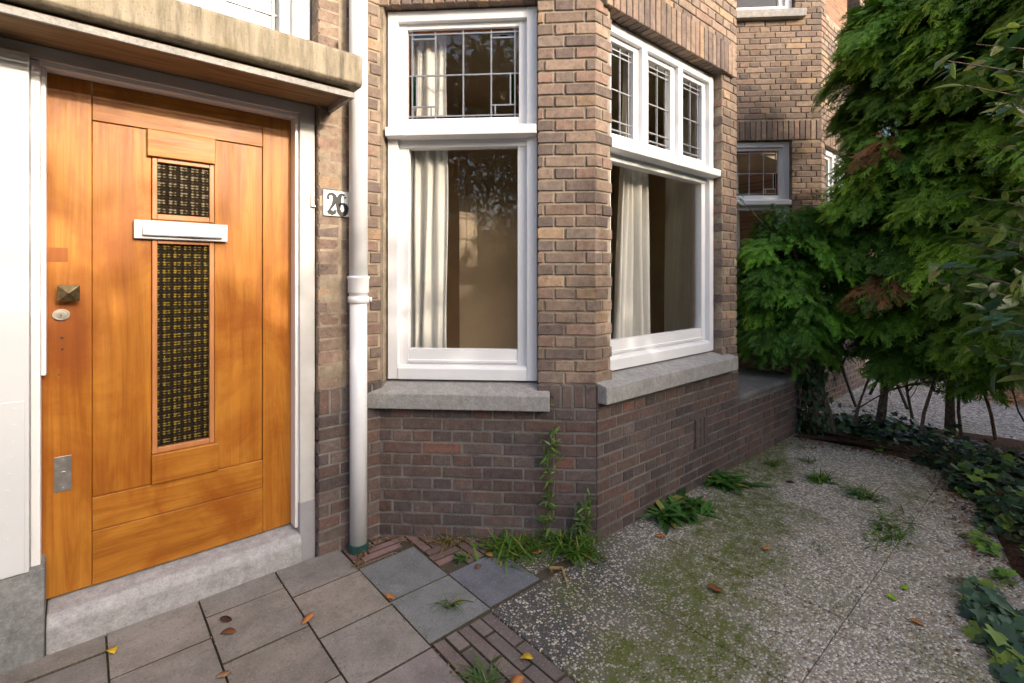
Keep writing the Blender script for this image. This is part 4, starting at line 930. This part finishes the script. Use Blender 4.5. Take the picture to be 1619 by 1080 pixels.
# fallen leaves
LB = {'brown': (.17, .07, .03), 'dark': (.055, .025, .018), 'yellow': (.55, .36, .03), 'orange': (.42, .18, .06), 'tan': (.33, .20, .10), 'lime': (.22, .34, .03)}
lf = [(.425, 2.197, .05, 40, 'dark', 'dark brown curled leaf on the tile before the doorstep'), (.417, 2.113, .055, 60, 'brown', 'reddish brown leaf just below the dark one on the tile'),
      (.08, 2.28, .05, 15, 'yellow', 'yellow leaf on the tile joint left of the doorstep'), (.668, 1.985, .055, 100, 'orange', 'rusty leaf standing in the joint in the middle of the tiles'),
      (.66, 1.52, .06, 160, 'yellow', 'ochre leaf at the bottom edge of the tiles'), (.975, 1.90, .05, 190, 'orange', 'orange leaf at the corner of the blue grey tile near the pipe'),
      (.36, 1.90, .045, 80, 'tan', 'tan leaf scrap in the joint near the bottom edge'), (1.475, 1.87, .05, 10, 'orange', 'orange leaf on the blue grey tile beside the grass'),
      (1.385, 1.83, .04, 120, 'brown', 'small brown leaf on the blue grey tile'), (1.68, 1.74, .06, 70, 'orange', 'orange leaf between the two grass tufts'),
      (2.26, 1.43, .055, 30, 'orange', 'orange leaf in front of the bay wall on the dark slabs'), (2.05, 1.03, .06, 200, 'brown', 'rust coloured leaf on the moss'),
      (2.55, 1.02, .055, 90, 'orange', 'light orange leaf in the middle of the slabs'), (2.45, .42, .045, 10, 'orange', 'orange leaf near the ivy patch'),
      (1.18, 1.28, .045, 40, 'yellow', 'yellow leaf on the brick strip'), (1.08, 1.22, .06, 90, 'orange', 'pinkish orange leaf low on the brick strip'),
      (2.56, .52, .05, 140, 'lime', 'lime green leaf lying left of the ivy patch'), (2.68, .50, .045, 60, 'lime', 'lime green leaf just beyond the other lime one'),
      (2.30, .02, .08, 30, 'yellow', 'bright yellow leaf beside the ivy at the right edge'), (2.22, .00, .06, 80, 'orange', 'orange yellow leaf at the lower right corner'),
      (2.80, 1.47, .05, 80, 'orange', 'orange leaf by the wall between the leafy weeds'), (3.5, 1.25, .05, 20, 'dark', 'dark leaf near the small tuft by the base wall')]
for i, (x, y, s_, a_, c_, lab) in enumerate(lf):
    v, f, tf = leaf_proto(.32, .12 + .12*(i % 3), .10*((i % 4)-1), 6, .6); v = v.copy(); v -= np.array([0, .5, 0]); v[:, 2] += .05*np.sin(v[:, 1]*6 + i)
    v = v*s_*1.05; ca, sa = cos(R(a_)), sin(R(a_)); v = np.stack([v[:, 0]*ca - v[:, 1]*sa, v[:, 0]*sa + v[:, 1]*ca, v[:, 2]], 1); v[:, 2] -= v[:, 2].min() - .004
    o = npmesh('fallen_leaf', v, [f], np.tile(LB[c_], (len(v), 1))*(1 + .35*(1-tf)[:, None]), 'dry', None, True); o.location = (x, y, 0); tag(o, lab, 'leaf', 'fallen leaves on the paving')
    sm = o.modifiers.new('Solidify', 'SOLIDIFY'); sm.thickness = .0008
m = MB(); m.tube([(1.62, 1.60, .012), (1.66, 1.56, .014), (1.60, 1.475, .008)], [.006, .007, .004], 'dry', 6, (.42, .27, .12)); tag(m.build('twig'), 'pale dry stalk lying by the grass tufts at the bay corner', 'twig')
# leaf litter: along the wall foot, under the hedge, in the neighbour's bed
def litter(name, label, areas, n, seed, cols, size=(.012, .03), z=.003):
    rg = np.random.default_rng(seed); P = []; w_ = np.array([a[4] for a in areas], float); w_ /= w_.sum()
    for i in rg.choice(len(areas), n, p=w_): a = areas[i]; t_ = rg.uniform(0, 1); P.append((a[0]+(a[2]-a[0])*t_ + rg.normal(0, a[5]), a[1]+(a[3]-a[1])*t_ + rg.normal(0, a[5]), z + rg.uniform(0, .012)))
    P = np.array(P); c = np.array(cols)[rg.integers(0, len(cols), n)]*rg.uniform(.6, 1.3, (n, 1))
    return tag(scatter(name, [leaf_proto(.28, .3, .3, 3), leaf_proto(.12, .3, .2, 3)], P, np.stack([rg.normal(0, 1, n), rg.normal(0, 1, n), rg.normal(0, .15, n)], 1), np.stack([rg.normal(0, .3, n), rg.normal(0, .3, n), np.ones(n)], 1), rg.uniform(size[0], size[1], n), c, 'dry'), label, 'leaf litter', None, 'stuff')
DC = [(.20, .11, .05), (.30, .18, .08), (.12, .06, .035), (.36, .25, .13)]
litter('wall_litter', 'dry leaf crumbs along the foot of the bay wall', [(1.02, 2.33, 1.10, 2.38, 2, .025), (1.13, 2.37, 1.9, 1.62, 6, .018), (1.98, 1.585, 4.6, 1.585, 4, .015), (.95, 2.18, 1.05, 2.30, 2, .02), (1.6, 1.60, 1.9, 1.55, 1, .04)], 700, 51, DC, (.008, .024))
litter('hedge_litter', 'brown needles and leaves on the soil along the hedge', [(4.4, 1.5, 4.75, 1.35, 3, .10), (4.6, 1.25, 4.55, .70, 3, .07), (4.45, .62, 3.2, .24, 6, .07), (5.0, 1.0, 5.2, 0, 3, .25), (3.0, .3, 2.4, .15, 1, .08)], 1800, 52, [(.15, .075, .045), (.20, .10, .055), (.10, .05, .032), (.26, .15, .09)], (.012, .035))
litter('tile_litter', 'crumbs and sand grains caught in the tile joints', [(.664, 2.42, .664, 1.2, 3, .008), (.366, 2.42, .366, 1.5, 2, .008), (.068, 2.4, .068, 1.8, 1, .008), (.962, 2.25, .962, 1.2, 3, .010), (-.1, 2.44, .78, 2.44, 3, .010), (.97, 2.185, 1.25, 2.185, 1, .008), (1.25, 2.1, 1.25, 1.5, 2, .009), (.3, 1.9, 1.2, 1.8, 1, .2)], 420, 56, DC + [(.10, .10, .03)], (.004, .014), 0.)
litter('gravel_litter', 'scattered leaf crumbs over the slabs', [(1.4, 1.0, 4.2, 1.0, 1, .35)], 160, 53, DC, (.006, .018))

# ================================================================ the neighbour's garden beyond the hedge
gw = tag(empty('garden_wall', (9.0, 0, 0)), 'low pale brick garden wall across the neighbouring front garden', 'wall')
m = MB(); m.box(W0, -.1, .12, -2.0, 1.9, -.03, .50, 'palewall'); m.build('brickwork', gw)
m = MB(); m.box(W0, -.14, .16, -2.05, 1.95, .50, .56, 'sill'); m.build('coping', gw, .008)
rg = np.random.default_rng(9)
litter('far_bed_litter', 'orange fallen leaves below the pale garden wall', [(8.0, .95, 8.6, .1, 2, .18), (7.4, .6, 8.2, .2, 2, .12), (8.7, 1.8, 8.7, 0, 1, .06)], 1500, 54, [(.45, .17, .05), (.36, .14, .05), (.22, .09, .05), (.5, .27, .10)], (.03, .06), .01)
n = 900; P = np.stack([8.62 + rg.normal(0, .09, n), rg.uniform(-.4, 2.0, n), rg.uniform(.02, .20, n)], 1)
tag(scatter('clipped_edging', WEED, P, rg.normal(0, 1, (n, 3)) + np.array([0, 0, .6]), rg.normal(0, 1, (n, 3)), rg.uniform(.04, .08, n), np.array([(.13, .17, .03)])*rg.uniform(.6, 1.5, (n, 1)), 'leaf'), 'low yellow green edging plants in front of the pale garden wall', 'edging plants', None, 'stuff')
n = 240; P = np.stack([7.6 + rg.normal(0, .16, n), .15 + rg.normal(0, .12, n), rg.uniform(0, .28, n)], 1)
tag(scatter('low_shrub', WEED, P, rg.normal(0, 1, (n, 3)) + np.array([0, 0, .5]), rg.normal(0, 1, (n, 3)), rg.uniform(.05, .10, n), np.array([(.04, .08, .03)])*rg.uniform(.6, 1.5, (n, 1)), 'leaf'), 'small dark shrub among the orange leaves in the neighbouring garden', 'shrub')
# folded garden chair with slanting legs
ch = tag(empty('garden_chair', (6.45, 1.55, 0)), 'garden chair with dark slanting legs and teal cloth seat behind the hedge', 'chair'); ch.rotation_euler = (0, 0, R(-50))
for s_ in (-.24, .24):
    m = MB(); m.tube([(s_, -.32, 0), (s_, .18, .62)], .017, 'darkwood', 8); m.build('leg', ch)
    m = MB(); m.tube([(s_*.9, .32, 0), (s_*.9, -.12, .55), (s_*.9, .30, 1.02)], .016, 'darkwood', 8); m.build('leg', ch)
m = MB(); m.prism(F2((0, 0), (1, 0), (0, 1)), [(-.20, .50), (.20, .44), (.20, .47), (-.20, .53)], -.22, .22, 'teal'); m.build('seat', ch, .008)
m = MB(); m.prism(F2((0, 0), (1, 0), (0, 1)), [(.0, .66), (.24, .98), (.22, 1.0), (-.02, .68)], -.22, .22, 'teal'); m.build('backrest', ch, .008)

# ================================================================ street side behind the camera (seen in the panes, shades the wall)
def bigtree(x, y, cz, rad, n, label, seed, th=.14, ls=(.10, .18)):
    rg = np.random.default_rng(seed); e = tag(empty('street_tree', (x, y, 0)), label, 'tree', 'trees across the street')
    nc = 60; d = unit(rg.normal(0, 1, (nc, 3)))*rg.uniform(.35, 1, (nc, 1))**.5; ci = rg.integers(0, nc, n)
    q = d[ci] + rg.normal(0, .16, (n, 3)); P = q*np.array(rad) + np.array([0, 0, cz]); P = P[P[:, 2] > .3]; k = len(P)
    C = np.array([(.05, .085, .018)])*rg.uniform(.5, 1.7, (k, 1)); global RNG; RNG = rg
    scatter('crown', LEAF, P, rg.normal(0, 1, (k, 3)), rg.normal(0, 1, (k, 3)), rg.uniform(ls[0], ls[1], k), C, 'leaf', e)
    trunk_mesh((0, 0, -.06), (0, 0, cz+rad[2]*.5), th, .04, 14, ((0, 0, 0), rad), seed, kink=.06).build('trunk', e, 0, True)
bigtree(2.0, -5.6, 2.1, (2.3, 1.0, 2.05), 10000, 'broad hedge tree across the street, just right of the camera', 61, .08, (.18, .28))
bigtree(5.7, -5.9, 2.5, (2.1, 1.1, 2.45), 10000, 'taller hedge tree across the street, second to the right of the camera', 63, .09, (.18, .28))
bigtree(9.2, -6.3, 3.0, (2.2, 1.2, 3.0), 10000, 'tallest hedge tree across the street, farthest right along the pavement', 66, .1, (.18, .28))
bigtree(-2.6, -4.6, 1.2, (1.9, .8, 1.25), 14000, 'low rounded hedge tree behind and left of the camera', 62, .06)
bigtree(-4.8, -1.6, 1.25, (1.1, 2.0, 1.3), 14000, 'low bushy tree at the side of the street to the left of the camera', 65, .06)
bigtree(-9.0, -5.5, 4.2, (3.6, 3.6, 3.7), 14000, 'tall street tree reflected in the leaded top light', 64, .16, (.2, .32))
oh = tag(empty('row_house', (0, -19, 0)), 'brick row house across the street behind the camera', 'house')
m = MB(); m.box(W0, -14, 10, -6, 3, -.06, 5.2, 'farbrick'); m.build('wall', oh)
m = MB(); m.prism(F2((0, 0), (1, 0), (0, 1)), [(-3, 5.2), (6, 5.2), (1.5, 7.4)], -14, 10, 'slate'); m.build('roof', oh)
for i in range(6):
    for z in (.9, 3.4):
        m = MB(); m.box(F2((0, 6), (1, 0), (0, 1)), -12.5+i*3.8, -10.8+i*3.8, .0, .05, z, z+1.5, 'white'); wn = m.build('window', oh)
